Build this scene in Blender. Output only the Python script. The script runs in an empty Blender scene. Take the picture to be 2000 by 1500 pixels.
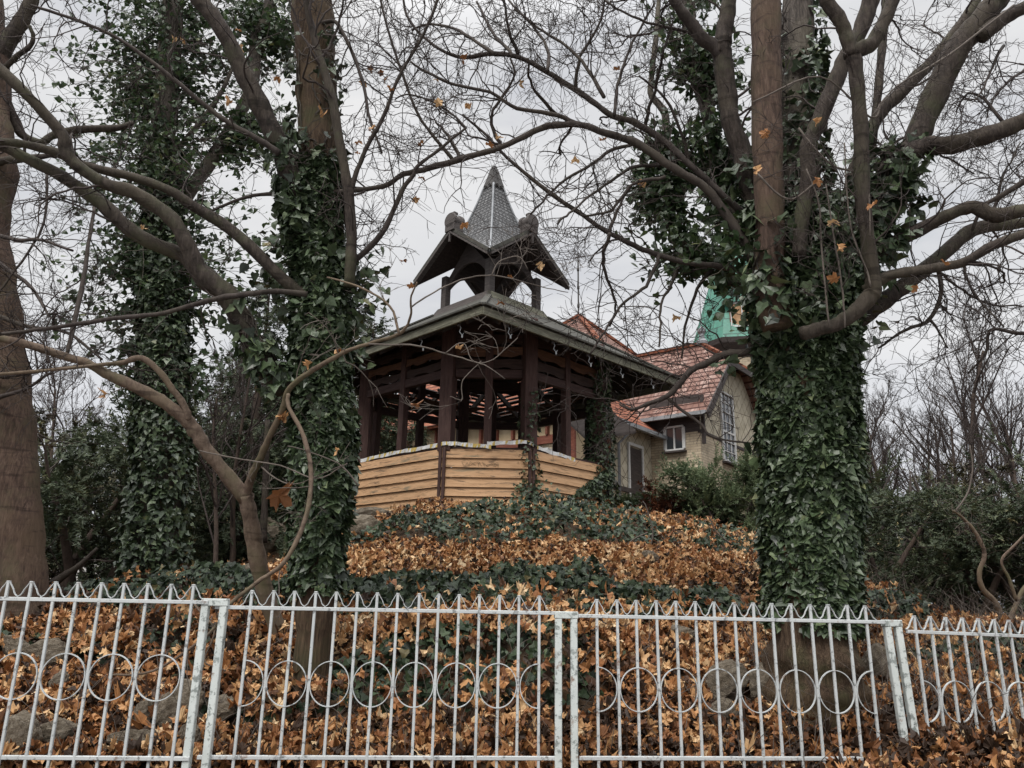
import bpy, bmesh, math, random
import numpy as np
from mathutils import Vector, Matrix
rng = np.random.default_rng(11)
random.seed(11)
S = bpy.context.scene
COL = S.collection
PI = math.pi
R = math.radians

# ---------------------------------------------------------------- camera
PITCH, ROLL = R(16.0), R(1.0)
EYE = np.array([0.0, 0.0, 1.6])
FWD = np.array([0, math.cos(PITCH), math.sin(PITCH)])
_r0 = np.array([1.0, 0, 0]); _u0 = np.array([0, -math.sin(PITCH), math.cos(PITCH)])
RGT = _r0 * math.cos(ROLL) + _u0 * math.sin(ROLL)
UPV = -_r0 * math.sin(ROLL) + _u0 * math.cos(ROLL)
FPX = 1500.0

def at(px, py, Y):
    """world point at forward distance Y seen at photo pixel px,py"""
    d = FWD + RGT * ((px - 1000) / FPX) + UPV * ((750 - py) / FPX)
    return EYE + d * (Y / d[1])

def mpp(p):
    return float(np.dot(np.asarray(p) - EYE, FWD)) / FPX   # metres per photo pixel at p

# ---------------------------------------------------------------- tagging
def tag(o, label=None, cat=None, group=None, kind=None):
    if label: o["label"] = label
    if cat: o["category"] = cat
    if group: o["group"] = group
    if kind: o["kind"] = kind
    return o

def empty(name, loc=(0, 0, 0), rz=0.0, label=None, cat=None, group=None):
    o = bpy.data.objects.new(name, None)
    COL.objects.link(o)
    o.empty_display_size = 0.2
    o.location = [float(v) for v in loc]
    o.rotation_euler = (0, 0, rz)
    return tag(o, label, cat, group)

def copy_tree(o, parent=None):
    c = o.copy()
    COL.objects.link(c)
    if parent is not None:
        c.parent = parent
    for ch in [x for x in COL.objects if x.parent == o]:
        copy_tree(ch, c)
    return c

# ---------------------------------------------------------------- mesh builder
def mesh_np(name, V, loops, sizes, mat=None, rnd=None, smooth=False, uv=None):
    me = bpy.data.meshes.new(name)
    V = np.asarray(V, np.float32)
    loops = np.asarray(loops, np.int32).ravel()
    sizes = np.asarray(sizes, np.int32)
    me.vertices.add(len(V)); me.vertices.foreach_set("co", V.ravel())
    me.loops.add(len(loops)); me.loops.foreach_set("vertex_index", loops)
    me.polygons.add(len(sizes))
    st = np.zeros(len(sizes), np.int32); st[1:] = np.cumsum(sizes)[:-1]
    me.polygons.foreach_set("loop_start", st)
    if smooth:
        me.polygons.foreach_set("use_smooth", np.ones(len(sizes), bool))
    else:
        me.polygons.foreach_set("use_smooth", np.zeros(len(sizes), bool))
    me.update(calc_edges=True)
    if rnd is not None:
        a = me.attributes.new("rnd", "FLOAT", "POINT")
        a.data.foreach_set("value", np.asarray(rnd, np.float32))
    if uv is not None:
        l = me.uv_layers.new(name="UVMap")
        l.data.foreach_set("uv", np.asarray(uv, np.float32).ravel())
    if mat: me.materials.append(mat)
    return me

def link(name, me, parent=None):
    o = bpy.data.objects.new(name, me)
    COL.objects.link(o)
    if parent is not None:
        o.parent = parent
        o.matrix_parent_inverse = parent_inv(parent)
    return o

def parent_inv(p):
    M = Matrix.Translation(p.location) @ p.rotation_euler.to_matrix().to_4x4()
    if p.parent is not None:
        M = (Matrix.Translation(p.parent.location) @ p.parent.rotation_euler.to_matrix().to_4x4()) @ p.matrix_parent_inverse @ M
    return M.inverted()

class MB:
    def __init__(s):
        s.v = []; s.f = []; s.n = 0; s.r = []
    def add(s, V, F, r=0.5):
        V = np.asarray(V, float)
        s.v.append(V); s.r.append(np.full(len(V), r))
        for f in F:
            s.f.append([i + s.n for i in f])
        s.n += len(V)
        return s
    def box(s, c, sx, sy, sz, ax=None, r=0.5):
        """box centred on c with full sizes along axes ax (3x3 rows)"""
        A = np.eye(3) if ax is None else np.asarray(ax, float)
        c = np.asarray(c, float)
        h = np.array([[-1,-1,-1],[1,-1,-1],[1,1,-1],[-1,1,-1],[-1,-1,1],[1,-1,1],[1,1,1],[-1,1,1]], float) * [sx/2, sy/2, sz/2]
        s.add(c + h @ A, [(0,3,2,1),(4,5,6,7),(0,1,5,4),(1,2,6,5),(2,3,7,6),(3,0,4,7)], r)
        return s
    def beam(s, p, q, w, h, up=(0, 0, 1), r=0.5):
        p = np.asarray(p, float); q = np.asarray(q, float)
        d = q - p; L = np.linalg.norm(d); d = d / L
        up = np.asarray(up, float)
        sd = np.cross(d, up); sd /= np.linalg.norm(sd)
        u = np.cross(sd, d)
        return s.box((p + q) / 2, L, w, h, [d, sd, u], r)
    def prism(s, poly, off, r=0.5):
        """poly (n,3) extruded by vector off"""
        P = np.asarray(poly, float); n = len(P)
        Q = P + np.asarray(off, float)
        F = [tuple(range(n))[::-1], tuple(range(n, 2 * n))]
        F += [(i, (i + 1) % n, n + (i + 1) % n, n + i) for i in range(n)]
        return s.add(np.vstack([P, Q]), F, r)
    def loft(s, rings, cap=True, r=0.5):
        n = len(rings[0]); k = len(rings)
        F = []
        for a in range(k - 1):
            for i in range(n):
                j = (i + 1) % n
                F.append((a*n+i, a*n+j, (a+1)*n+j, (a+1)*n+i))
        if cap:
            F.append(tuple(range(n))[::-1]); F.append(tuple(range((k-1)*n, k*n)))
        return s.add(np.vstack(rings), F, r)
    def tube(s, P, rad, n=6, r=0.5, wob=0.0):
        V, F = tube_np(P, rad, n, wob)
        return s.add(V, F.tolist() + [list(range(n))[::-1], list(range(len(V)-n, len(V)))], r)
    def build(s, name, mat, parent=None, smooth=False, bevel=0, uv=True):
        V = np.vstack(s.v)
        sizes = [len(f) for f in s.f]
        loops = [i for f in s.f for i in f]
        U = None
        if uv:
            U = np.zeros((len(loops), 2)); k = 0
            for f in s.f:
                P = V[f]
                n = np.cross(P[1] - P[0], P[2] - P[0])
                if len(P) > 3:
                    n = n + np.cross(P[2] - P[0], P[3] - P[0])
                L = np.linalg.norm(n)
                n = n / L if L > 1e-12 else np.array([0, 0, 1.0])
                if abs(n[2]) > 0.98: ua = np.array([1.0, 0, 0])
                else:
                    ua = np.cross([0, 0, 1.0], n); ua /= np.linalg.norm(ua)
                va = np.cross(n, ua)
                U[k:k+len(f), 0] = P @ ua; U[k:k+len(f), 1] = P @ va
                k += len(f)
        me = mesh_np(name, V, loops, sizes, mat, np.concatenate(s.r), smooth, U)
        o = link(name, me, parent)
        if bevel:
            m = o.modifiers.new("bev", "BEVEL"); m.width = bevel; m.segments = 1; m.limit_method = "ANGLE"
        return o

def frames(P):
    P = np.asarray(P, float)
    T = np.gradient(P, axis=0)
    T /= np.linalg.norm(T, axis=1)[:, None] + 1e-12
    a = np.array([0.31, 0.9, 0.17]) if abs(T[0] @ np.array([0.31, .9, .17])) < .85 else np.array([1., 0, 0])
    A = np.zeros_like(P); B = np.zeros_like(P)
    for i in range(len(P)):
        a = a - T[i] * (a @ T[i]); a = a / (np.linalg.norm(a) + 1e-12)
        A[i] = a; B[i] = np.cross(T[i], a)
    return T, A, B

def tube_np(P, rad, n, wob=0.0):
    P = np.asarray(P, float); k = len(P)
    rad = np.broadcast_to(np.asarray(rad, float), (k,))
    T, A, B = frames(P)
    th = np.arange(n) * 2 * PI / n
    c, s_ = np.cos(th), np.sin(th)
    rr = rad[:, None] * np.ones((1, n))
    if wob and n >= 14:
        pz = rng.uniform(0, 6.28, 3); zz = np.arange(k)[:, None]
        rr = rr * (1 + .016 * np.sin(7 * th[None] + pz[0] + zz * .21) + .012 * np.sin(11 * th[None] + pz[1] - zz * .13) + rng.normal(0, .012, rr.shape))
    if wob:
        ph = rng.uniform(0, 6.28, 4)
        z = np.arange(k)[:, None]
        rr = rr * (1 + wob * (np.sin(2 * th[None] + ph[0] + z * .35) + .7 * np.sin(3 * th[None] + ph[1] - z * .5) + .6 * np.sin(5 * th[None] + ph[2] + z * .9)))
    V = P[:, None, :] + rr[..., None] * (c[None, :, None] * A[:, None, :] + s_[None, :, None] * B[:, None, :])
    i = np.arange(k - 1)[:, None] * n; j = np.arange(n)[None]
    j2 = (j + 1) % n
    F = np.stack([i + j, i + j2, i + n + j2, i + n + j], -1).reshape(-1, 4)
    return V.reshape(-1, 3), F

class TubeBatch:
    """many quads-only tubes joined in one mesh"""
    def __init__(s): s.V = []; s.F = []; s.n = 0; s.R = []
    def add(s, P, rad, n=4, wob=0.0):
        V, F = tube_np(P, rad, n, wob)
        s.V.append(V); s.F.append(F + s.n); s.n += len(V)
        s.R.append(np.full(len(V), rng.random()))
    def build(s, name, mat, parent=None, smooth=True):
        V = np.vstack(s.V); F = np.vstack(s.F)
        me = mesh_np(name, V, F.ravel(), np.full(len(F), 4), mat, np.concatenate(s.R), smooth)
        return link(name, me, parent)

def smooth_path(P, sub=4, wob=0.0, extra=None):
    """Catmull-Rom through P (k,d) -> denser path (columns are interpolated too)"""
    P = np.asarray(P, float)
    Q = np.vstack([2 * P[0] - P[1], P, 2 * P[-1] - P[-2]])
    out = []
    for i in range(1, len(Q) - 2):
        p0, p1, p2, p3 = Q[i-1], Q[i], Q[i+1], Q[i+2]
        for t in np.arange(sub) / sub:
            out.append(.5 * ((2*p1) + (-p0 + p2) * t + (2*p0 - 5*p1 + 4*p2 - p3) * t*t + (-p0 + 3*p1 - 3*p2 + p3) * t**3))
    out.append(P[-1])
    out = np.array(out)
    if wob:
        n = rng.normal(0, wob, (len(out), 3)); n[0] = 0
        out[:, :3] += n
    return out

# ---------------------------------------------------------------- leaves
def _tmpl(h):
    pts = [(0, 0)] + h + [(-x, y) for x, y in h[::-1][1:]]
    V = np.array([(x, y) for x, y in pts] + [(0, .32)])
    n = len(pts)
    F = np.array([(n, i, (i + 1) % n) for i in range(n)])
    return V, F
MAPLE = _tmpl([(.20, -.13), (.42, -.02), (.36, .14), (.60, .36), (.46, .46), (.52, .62), (.24, .56), (.20, .80), (0, 1)])
IVY = _tmpl([(.34, -.13), (.50, .16), (.33, .32), (.22, .55), (0, .98)])
HEART = _tmpl([(.26, -.10), (.42, .12), (.36, .38), (.18, .70), (0, 1)])
NEEDLE = (np.array([(0, 0), (.16, .45), (0, 1), (-.16, .45)]), np.array([(0, 1, 2, 3)]))

def leaf_mesh(name, P, N, T, size, tmpl, mat, curl=.5, rnd=None, fold=0.0):
    P = np.asarray(P, float); n = len(P)
    N = N / (np.linalg.norm(N, axis=1)[:, None] + 1e-9)
    T = T - N * np.sum(T * N, 1)[:, None]
    T = T / (np.linalg.norm(T, axis=1)[:, None] + 1e-9)
    B = np.cross(T, N)
    V2, F = tmpl
    x, y = V2[:, 0], V2[:, 1]
    a = rng.normal(0, curl, n)[:, None]; b = rng.normal(0, curl, n)[:, None]; c = rng.normal(0, curl, n)[:, None]
    z = a * x[None]**2 * 1.4 + b * (y[None] - .4)**2 * 1.2 + c * x[None] * y[None]
    if fold: z = z + fold * np.abs(x)[None]
    if curl > .3: z = z + rng.normal(0, curl * .16, (n, len(x)))
    sz = np.asarray(size, float)[:, None, None]
    W = P[:, None] + sz * (x[None, :, None] * B[:, None] + (y[None, :, None] - .15) * T[:, None] + z[..., None] * N[:, None])
    k = len(x)
    FF = (F[None] + (np.arange(n) * k)[:, None, None]).reshape(-1, F.shape[1])
    if rnd is None: rnd = rng.random(n)
    return mesh_np(name, W.reshape(-1, 3), FF.ravel(), np.full(len(FF), F.shape[1]), mat, np.repeat(rnd, k), False)

def vnoise(x, y, s=1.0, seed=0):
    """cheap smooth value noise (numpy) in -1..1"""
    r = np.random.default_rng(1000 + seed)
    tab = r.uniform(-1, 1, (64, 64))
    x = np.asarray(x) / s; y = np.asarray(y) / s
    xi = np.floor(x).astype(int); yi = np.floor(y).astype(int)
    fx = x - xi; fy = y - yi
    fx = fx * fx * (3 - 2 * fx); fy = fy * fy * (3 - 2 * fy)
    g = lambda i, j: tab[i % 64, j % 64]
    return (g(xi, yi) * (1-fx) + g(xi+1, yi) * fx) * (1-fy) + (g(xi, yi+1) * (1-fx) + g(xi+1, yi+1) * fx) * fy

# ---------------------------------------------------------------- materials
def mat_new(name):
    m = bpy.data.materials.new(name); m.use_nodes = True
    nt = m.node_tree
    b = nt.nodes["Principled BSDF"]
    return m, nt, b
def N_(nt, t, **kw):
    n = nt.nodes.new(t)
    for k, v in kw.items():
        if k in n.inputs: n.inputs[k].default_value = v
        else: setattr(n, k, v)
    return n
def ramp(nt, fac, stops, interp="LINEAR"):
    n = nt.nodes.new("ShaderNodeValToRGB")
    cr = n.color_ramp; cr.interpolation = interp
    while len(cr.elements) < len(stops): cr.elements.new(.5)
    for e, (p, c) in zip(cr.elements, stops):
        e.position = p; e.color = (*c, 1) if len(c) == 3 else c
    nt.links.new(fac, n.inputs[0])
    return n
def coords(nt, kind="Object", scale=(1, 1, 1), rot=(0, 0, 0)):
    tc = nt.nodes.new("ShaderNodeTexCoord")
    mp = nt.nodes.new("ShaderNodeMapping")
    mp.inputs["Scale"].default_value = scale
    mp.inputs["Rotation"].default_value = rot
    nt.links.new(tc.outputs[kind], mp.inputs[0])
    return mp.outputs[0]
def noise(nt, vec, scale, detail=6, rough=.6, dist=0):
    n = N_(nt, "ShaderNodeTexNoise")
    n.inputs["Scale"].default_value = scale; n.inputs["Detail"].default_value = detail
    n.inputs["Roughness"].default_value = rough; n.inputs["Distortion"].default_value = dist
    nt.links.new(vec, n.inputs["Vector"])
    return n.outputs["Fac"]
def bump(nt, b, h, strength=.5, dist=.02):
    n = nt.nodes.new("ShaderNodeBump")
    n.inputs["Strength"].default_value = strength; n.inputs["Distance"].default_value = dist
    nt.links.new(h, n.inputs["Height"]); nt.links.new(n.outputs[0], b.inputs["Normal"])
    return n
def mix(nt, fac, a, b_, mode="MIX"):
    n = nt.nodes.new("ShaderNodeMix"); n.data_type = "RGBA"; n.blend_type = mode
    if isinstance(fac, float): n.inputs[0].default_value = fac
    else: nt.links.new(fac, n.inputs[0])
    for i, s in ((6, a), (7, b_)):
        if isinstance(s, tuple): n.inputs[i].default_value = (*s, 1)
        else: nt.links.new(s, n.inputs[i])
    return n.outputs[2]

def mat_noise(name, stops, scale=4, vscale=(1, 1, 1), rough=.8, bump_s=.4, bump_d=.02, kind="Object", detail=8, bscale=None, spec=.3, dist=0):
    m, nt, b = mat_new(name)
    v = coords(nt, kind, vscale)
    f = noise(nt, v, scale, detail, .65, dist)
    nt.links.new(ramp(nt, f, stops).outputs[0], b.inputs["Base Color"])
    b.inputs["Roughness"].default_value = rough
    b.inputs["Specular IOR Level"].default_value = spec
    f2 = noise(nt, v, bscale or scale * 2.5, 8, .7)
    bump(nt, b, f2, bump_s, bump_d)
    return m

def mat_leaf(name, stops, rough=.6, spec=.3, transl=0.0):
    m, nt, b = mat_new(name)
    a = N_(nt, "ShaderNodeAttribute", attribute_name="rnd")
    r = ramp(nt, a.outputs["Fac"], stops)
    v = coords(nt, "Object")
    f = noise(nt, v, 38, 3, .6)
    c = mix(nt, .6, r.outputs[0], ramp(nt, f, [(.3, (.55, .5, .48)), (.6, (1, 1, 1))]).outputs[0], "MULTIPLY")
    nt.links.new(c, b.inputs["Base Color"])
    b.inputs["Roughness"].default_value = rough
    b.inputs["Specular IOR Level"].default_value = spec
    if transl:
        t = nt.nodes.new("ShaderNodeBsdfTranslucent"); nt.links.new(c, t.inputs[0])
        ms = nt.nodes.new("ShaderNodeMixShader"); ms.inputs[0].default_value = transl
        nt.links.new(b.outputs[0], ms.inputs[1]); nt.links.new(t.outputs[0], ms.inputs[2])
        nt.links.new(ms.outputs[0], nt.nodes["Material Output"].inputs[0])
    return m

M = {}
def bark(name, lo, mid, hi, ring=0.0, vs=(6, 6, 1.2), bs=.9, bd=.015, moss=None):
    m, nt, b = mat_new(name)
    v = coords(nt, "Object", vs)
    f = noise(nt, v, 5, 9, .68, .4)
    col = ramp(nt, f, [(.3, lo), (.5, mid), (.72, hi)]).outputs[0]
    v2 = coords(nt, "Object", (1, 1, 1))
    g = noise(nt, v2, 2.2, 4, .6)
    col = mix(nt, ramp(nt, g, [(.45, (0, 0, 0)), (.65, (.7, .7, .7))]).outputs[0], col, (hi[0]*.8, hi[1]*.82, hi[2]*.7))
    h = f
    if ring:
        v3 = coords(nt, "Object", (1.2, 1.2, 9))
        k = noise(nt, v3, 2.2, 4, .55, .3)
        rr = ramp(nt, k, [(.56, (1, 1, 1)), (.66, (.35, .33, .32))])
        col = mix(nt, ring, col, rr.outputs[0], "MULTIPLY")
    if moss:
        gg = noise(nt, v2, 3.5, 5, .6)
        col = mix(nt, ramp(nt, gg, [(.52, (0, 0, 0)), (.68, (.75, .75, .75))]).outputs[0], col, moss)
    nt.links.new(col, b.inputs["Base Color"])
    b.inputs["Roughness"].default_value = .85
    b.inputs["Specular IOR Level"].default_value = .2
    bump(nt, b, h, bs, bd)
    return m
M["bark_grey"] = bark("bark_grey", (.020, .017, .015), (.075, .063, .054), (.15, .13, .112), 0, (9, 9, 1.6), 1.0, .02)
M["bark_brown"] = bark("bark_brown", (.014, .011, .009), (.040, .031, .026), (.082, .067, .056), .8, (8, 8, 2.2), 1.0, .012, (.062, .064, .036))
M["bark_red"] = bark("bark_red", (.026, .017, .013), (.070, .045, .034), (.13, .088, .067), .7, (10, 10, 2.0), 1.0, .014, (.072, .062, .036))
M["bark_slender"] = bark("bark_slender", (.060, .042, .032), (.118, .085, .064), (.175, .132, .10), .8, (7, 7, 4), .5, .006, (.10, .095, .05))
M["bark_root"] = bark("bark_root", (.022, .014, .009), (.070, .046, .030), (.145, .10, .066), 0, (14, 14, 1.1), 1.0, .03, (.06, .062, .028))
M["bark_dark"] = bark("bark_dark", (.022, .017, .015), (.045, .036, .032), (.075, .062, .055), .4, (7, 7, 2.5), .6, .008)
M["bark_bg"] = bark("bark_bg", (.035, .026, .022), (.065, .048, .040), (.10, .075, .06), .2, (5, 5, 1.5), .6, .01)
M["twig"] = mat_noise("twig", [(.3, (.022, .017, .015)), (.7, (.060, .047, .042))], 6, rough=.8, bump_s=0, spec=.2)
M["twig_light"] = mat_noise("twig_light", [(.3, (.07, .058, .05)), (.7, (.14, .118, .10))], 6, rough=.8, bump_s=0, spec=.2)
M["ivy"] = mat_leaf("ivy", [(0, (.012, .020, .010)), (.35, (.034, .054, .025)), (.62, (.064, .095, .044)), (.85, (.118, .152, .078)), (.96, (.17, .20, .10)), (1, (.20, .16, .05))], .42, .42)
M["ivy_ground"] = mat_leaf("ivy_ground", [(0, (.008, .014, .007)), (.4, (.020, .034, .016)), (.75, (.042, .064, .030)), (.93, (.085, .11, .052)), (1, (.12, .075, .03))], .52, .25)
M["ivy_far"] = mat_leaf("ivy_far", [(0, (.018, .032, .014)), (.5, (.042, .074, .030)), (.85, (.085, .125, .048)), (1, (.15, .165, .06))], .42, .45, .28)
M["litter"] = mat_leaf("litter", [(0, (.035, .020, .012)), (.14, (.10, .046, .022)), (.30, (.25, .105, .040)), (.48, (.39, .19, .075)), (.68, (.51, .30, .14)), (.85, (.60, .40, .21)), (1, (.68, .51, .31))], .6, .3, .12)
M["litter_dark"] = mat_leaf("litter_dark", [(0, (.04, .018, .010)), (.4, (.12, .048, .020)), (.8, (.26, .11, .04)), (1, (.36, .19, .08))], .7, .25)
M["needle"] = mat_leaf("needle", [(0, (.022, .032, .018)), (.5, (.056, .074, .040)), (.85, (.10, .115, .058)), (1, (.15, .135, .065))], .6, .25, .15)
M["needle_green"] = mat_leaf("needle_green", [(0, (.06, .085, .045)), (.5, (.115, .155, .08)), (.85, (.18, .215, .11)), (1, (.24, .25, .13))], .6, .25, .25)
M["needle_brown"] = mat_leaf("needle_brown", [(0, (.035, .034, .019)), (.5, (.075, .072, .038)), (.85, (.12, .105, .052)), (1, (.15, .10, .05))], .6, .25)
M["needle_red"] = mat_leaf("needle_red", [(0, (.03, .016, .010)), (.5, (.10, .035, .018)), (.85, (.17, .065, .03)), (1, (.2, .1, .05))], .6, .25)
M["stone"] = mat_noise("stone", [(.25, (.050, .042, .030)), (.45, (.13, .105, .075)), (.6, (.20, .17, .13)), (.8, (.30, .27, .225))], 4, rough=.9, bump_s=.8, bump_d=.04)
M["soil"] = mat_noise("soil", [(.25, (.022, .015, .010)), (.5, (.06, .036, .019)), (.68, (.12, .066, .03)), (.85, (.05, .05, .022))], 7, rough=.95, bump_s=1, bump_d=.05)
M["path"] = mat_noise("path", [(.3, (.30, .27, .22)), (.7, (.42, .38, .31))], 6, rough=.95, bump_s=.3)
M["pavement"] = mat_noise("pavement", [(.3, (.17, .165, .16)), (.7, (.26, .25, .24))], 12, rough=.9, bump_s=.3)

# gazebo timber (dark reddish brown paint, worn)
def timber(name, lo, mid, hi, vs, sc=3, bs=.5, kind="UV", rough=.7):
    m, nt, b = mat_new(name)
    v = coords(nt, kind, vs)
    f = noise(nt, v, sc, 9, .7, .2)
    nt.links.new(ramp(nt, f, [(.3, lo), (.5, mid), (.72, hi)]).outputs[0], b.inputs["Base Color"])
    b.inputs["Roughness"].default_value = rough
    b.inputs["Specular IOR Level"].default_value = .3
    bump(nt, b, f, bs, .01)
    return m
M["post"] = timber("post_timber", (.030, .016, .013), (.062, .032, .027), (.098, .060, .050), (9, 1.2, 1))
M["beam"] = timber("beam_timber", (.026, .014, .012), (.055, .030, .026), (.09, .055, .047), (1.2, 9, 1))
M["frieze_dark"] = timber("frieze_board_dark", (.018, .010, .008), (.040, .022, .017), (.07, .042, .032), (1.2, 9, 1))
M["frieze"] = timber("frieze_board", (.05, .024, .015), (.10, .048, .028), (.19, .095, .05), (1.2, 9, 1))
M["lantern"] = timber("lantern_timber", (.034, .028, .026), (.068, .058, .054), (.115, .10, .094), (1.5, 9, 1))
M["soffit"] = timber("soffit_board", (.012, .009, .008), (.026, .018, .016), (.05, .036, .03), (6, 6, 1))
M["moss_board"] = timber("moss_board", (.045, .045, .030), (.125, .122, .088), (.24, .235, .18), (1.3, 12, 1))
M["felt"] = mat_noise("roof_felt", [(.3, (.03, .03, .027)), (.6, (.07, .068, .058)), (.8, (.13, .135, .09))], 5, rough=.95)

def clad_mat():
    m, nt, b = mat_new("cladding_paint")
    v = coords(nt, "UV", (1.2, 9, 1))
    f = noise(nt, v, 3, 8, .65, .3)
    base = ramp(nt, f, [(.3, (.40, .23, .115)), (.5, (.53, .32, .17)), (.75, (.60, .385, .22))]).outputs[0]
    v2 = coords(nt, "UV", (1.0, 7, 1))
    g = noise(nt, v2, 2.4, 10, .72, .6)
    wear = ramp(nt, g, [(.54, (0, 0, 0)), (.62, (1, 1, 1))]).outputs[0]
    col = mix(nt, wear, base, (.20, .125, .07))
    h = noise(nt, v2, 1.1, 7, .7, .4)
    col = mix(nt, ramp(nt, h, [(.56, (0, 0, 0)), (.66, (.8, .8, .8))]).outputs[0], col, (.16, .15, .10))
    nt.links.new(col, b.inputs["Base Color"])
    b.inputs["Roughness"].default_value = .75
    bump(nt, b, f, .35, .006)
    return m
M["clad"] = clad_mat()

def white_metal(name, base, chip, amt):
    m, nt, b = mat_new(name)
    v = coords(nt, "Object")
    f = noise(nt, v, 26, 8, .75)
    g = noise(nt, v, 5, 5, .6)
    c = mix(nt, ramp(nt, f, [(amt, (0, 0, 0)), (amt + .05, (1, 1, 1))]).outputs[0], base, chip)
    c = mix(nt, ramp(nt, g, [(.4, (0, 0, 0)), (.75, (.55, .55, .55))]).outputs[0], c, (base[0]*.62, base[1]*.64, base[2]*.64))
    k = noise(nt, v, 11, 6, .7)
    c = mix(nt, ramp(nt, k, [(.61, (0, 0, 0)), (.69, (.9, .9, .9))]).outputs[0], c, (.16, .085, .05))
    nt.links.new(c, b.inputs["Base Color"])
    b.inputs["Roughness"].default_value = .5
    bump(nt, b, f, .3, .003)
    return m
M["white"] = white_metal("white_paint", (.47, .49, .49), (.15, .155, .155), .56)
M["white_post"] = white_metal("white_post_paint", (.53, .565, .545), (.17, .19, .18), .53)

# spire slates : brick pattern on UV
def tile_mat(name, c1, c2, mortar, bw, bh, rough=.75, ms=.02, bs=.6, stain=None, rot=0, off=.5, bd=.03):
    m, nt, b = mat_new(name)
    v = coords(nt, "UV", (1, 1, 1), (0, 0, rot))
    t = N_(nt, "ShaderNodeTexBrick")
    t.offset = off
    t.inputs["Scale"].default_value = 1; t.inputs["Brick Width"].default_value = bw; t.inputs["Row Height"].default_value = bh
    t.inputs["Mortar Size"].default_value = ms * bh; t.inputs["Mortar Smooth"].default_value = .3; t.inputs["Bias"].default_value = 0
    t.inputs["Color1"].default_value = (*c1, 1); t.inputs["Color2"].default_value = (*c2, 1); t.inputs["Mortar"].default_value = (*mortar, 1)
    nt.links.new(v, t.inputs["Vector"])
    col = t.outputs["Color"]
    v2 = coords(nt, "Object")
    n1 = noise(nt, v2, 3.0, 6, .65)
    col = mix(nt, .75, col, ramp(nt, n1, [(.3, (.5, .48, .47)), (.6, (1, 1, 1))]).outputs[0], "MULTIPLY")
    if stain:
        n2 = noise(nt, v2, 4.5, 6, .7)
        col = mix(nt, ramp(nt, n2, [(.48, (0, 0, 0)), (.66, (.8, .8, .8))]).outputs[0], col, stain)
    nt.links.new(col, b.inputs["Base Color"])
    b.inputs["Roughness"].default_value = rough
    inv = N_(nt, "ShaderNodeMath", operation="SUBTRACT"); inv.inputs[0].default_value = 1
    nt.links.new(t.outputs["Fac"], inv.inputs[1])
    bump(nt, b, inv.outputs[0], bs, bd)
    return m
M["slate"] = tile_mat("spire_slate", (.085, .087, .09), (.17, .17, .172), (.012, .012, .012), .10, .075, .6, .24, .9)
def roof_tiles(name, lo, mid, hi, edge):
    m, nt, b = mat_new(name)
    tc = nt.nodes.new("ShaderNodeTexCoord"); sx = nt.nodes.new("ShaderNodeSeparateXYZ"); nt.links.new(tc.outputs["UV"], sx.inputs[0])
    dv = N_(nt, "ShaderNodeMath", operation="DIVIDE"); dv.inputs[1].default_value = .29; nt.links.new(sx.outputs["Y"], dv.inputs[0])
    fr = N_(nt, "ShaderNodeMath", operation="FRACT"); nt.links.new(dv.outputs[0], fr.inputs[0])
    fl = N_(nt, "ShaderNodeMath", operation="FLOOR"); nt.links.new(dv.outputs[0], fl.inputs[0])
    cb = nt.nodes.new("ShaderNodeCombineXYZ"); nt.links.new(sx.outputs["X"], cb.inputs[0]); nt.links.new(fl.outputs[0], cb.inputs[1])
    mp = nt.nodes.new("ShaderNodeMapping"); mp.inputs["Scale"].default_value = (2.2, 3.7, 1); nt.links.new(cb.outputs[0], mp.inputs[0])
    f = noise(nt, mp.outputs[0], 1.0, 5, .75)
    c = ramp(nt, f, [(.3, lo), (.5, mid), (.68, hi)]).outputs[0]
    wv = N_(nt, "ShaderNodeTexWave"); wv.inputs["Scale"].default_value = 1.35; nt.links.new(tc.outputs["UV"], wv.inputs["Vector"])
    c = mix(nt, .5, c, ramp(nt, wv.outputs["Fac"], [(0, (.55, .52, .5)), (.4, (1, 1, 1))]).outputs[0], "MULTIPLY")
    g = noise(nt, coords(nt, "Object"), .9, 4, .6)
    c = mix(nt, .6, c, ramp(nt, g, [(.35, (.62, .56, .54)), (.62, (1, 1, 1))]).outputs[0], "MULTIPLY")
    e = ramp(nt, fr.outputs[0], [(.0, (1, 1, 1)), (.20, (1, 1, 1)), (.30, (0, 0, 0)), (.98, (0, 0, 0))]).outputs[0]
    c = mix(nt, e, c, edge)
    nt.links.new(c, b.inputs["Base Color"]); b.inputs["Roughness"].default_value = .85; b.inputs["Specular IOR Level"].default_value = .15
    inv = N_(nt, "ShaderNodeMath", operation="SUBTRACT"); inv.inputs[0].default_value = 1; nt.links.new(fr.outputs[0], inv.inputs[1])
    bump(nt, b, inv.outputs[0], .9, .05)
    return m
M["tile_pink"] = roof_tiles("roof_tile_pink", (.115, .062, .050), (.20, .115, .092), (.37, .275, .24), (.045, .018, .014))
M["tile_orange"] = roof_tiles("roof_tile_orange", (.14, .052, .033), (.24, .088, .050), (.34, .17, .115), (.05, .016, .010))
M["brick"] = tile_mat("cream_brick", (.42, .345, .24), (.56, .475, .34), (.30, .255, .19), .25, .085, .9, .16, .4, (.38, .31, .22), bd=.01)
M["cream"] = tile_mat("cream_tiles", (.45, .405, .30), (.53, .48, .365), (.21, .18, .13), .34, .34, .9, .05, .3, (.44, .40, .31), R(45), 0, .01)
M["render"] = mat_noise("cream_render", [(.3, (.40, .31, .19)), (.7, (.52, .42, .28))], 4, rough=.9, bump_s=.2)
M["timber_red"] = timber("timber_red", (.10, .030, .020), (.16, .052, .033), (.22, .09, .06), (1.2, 6, 1))
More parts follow.
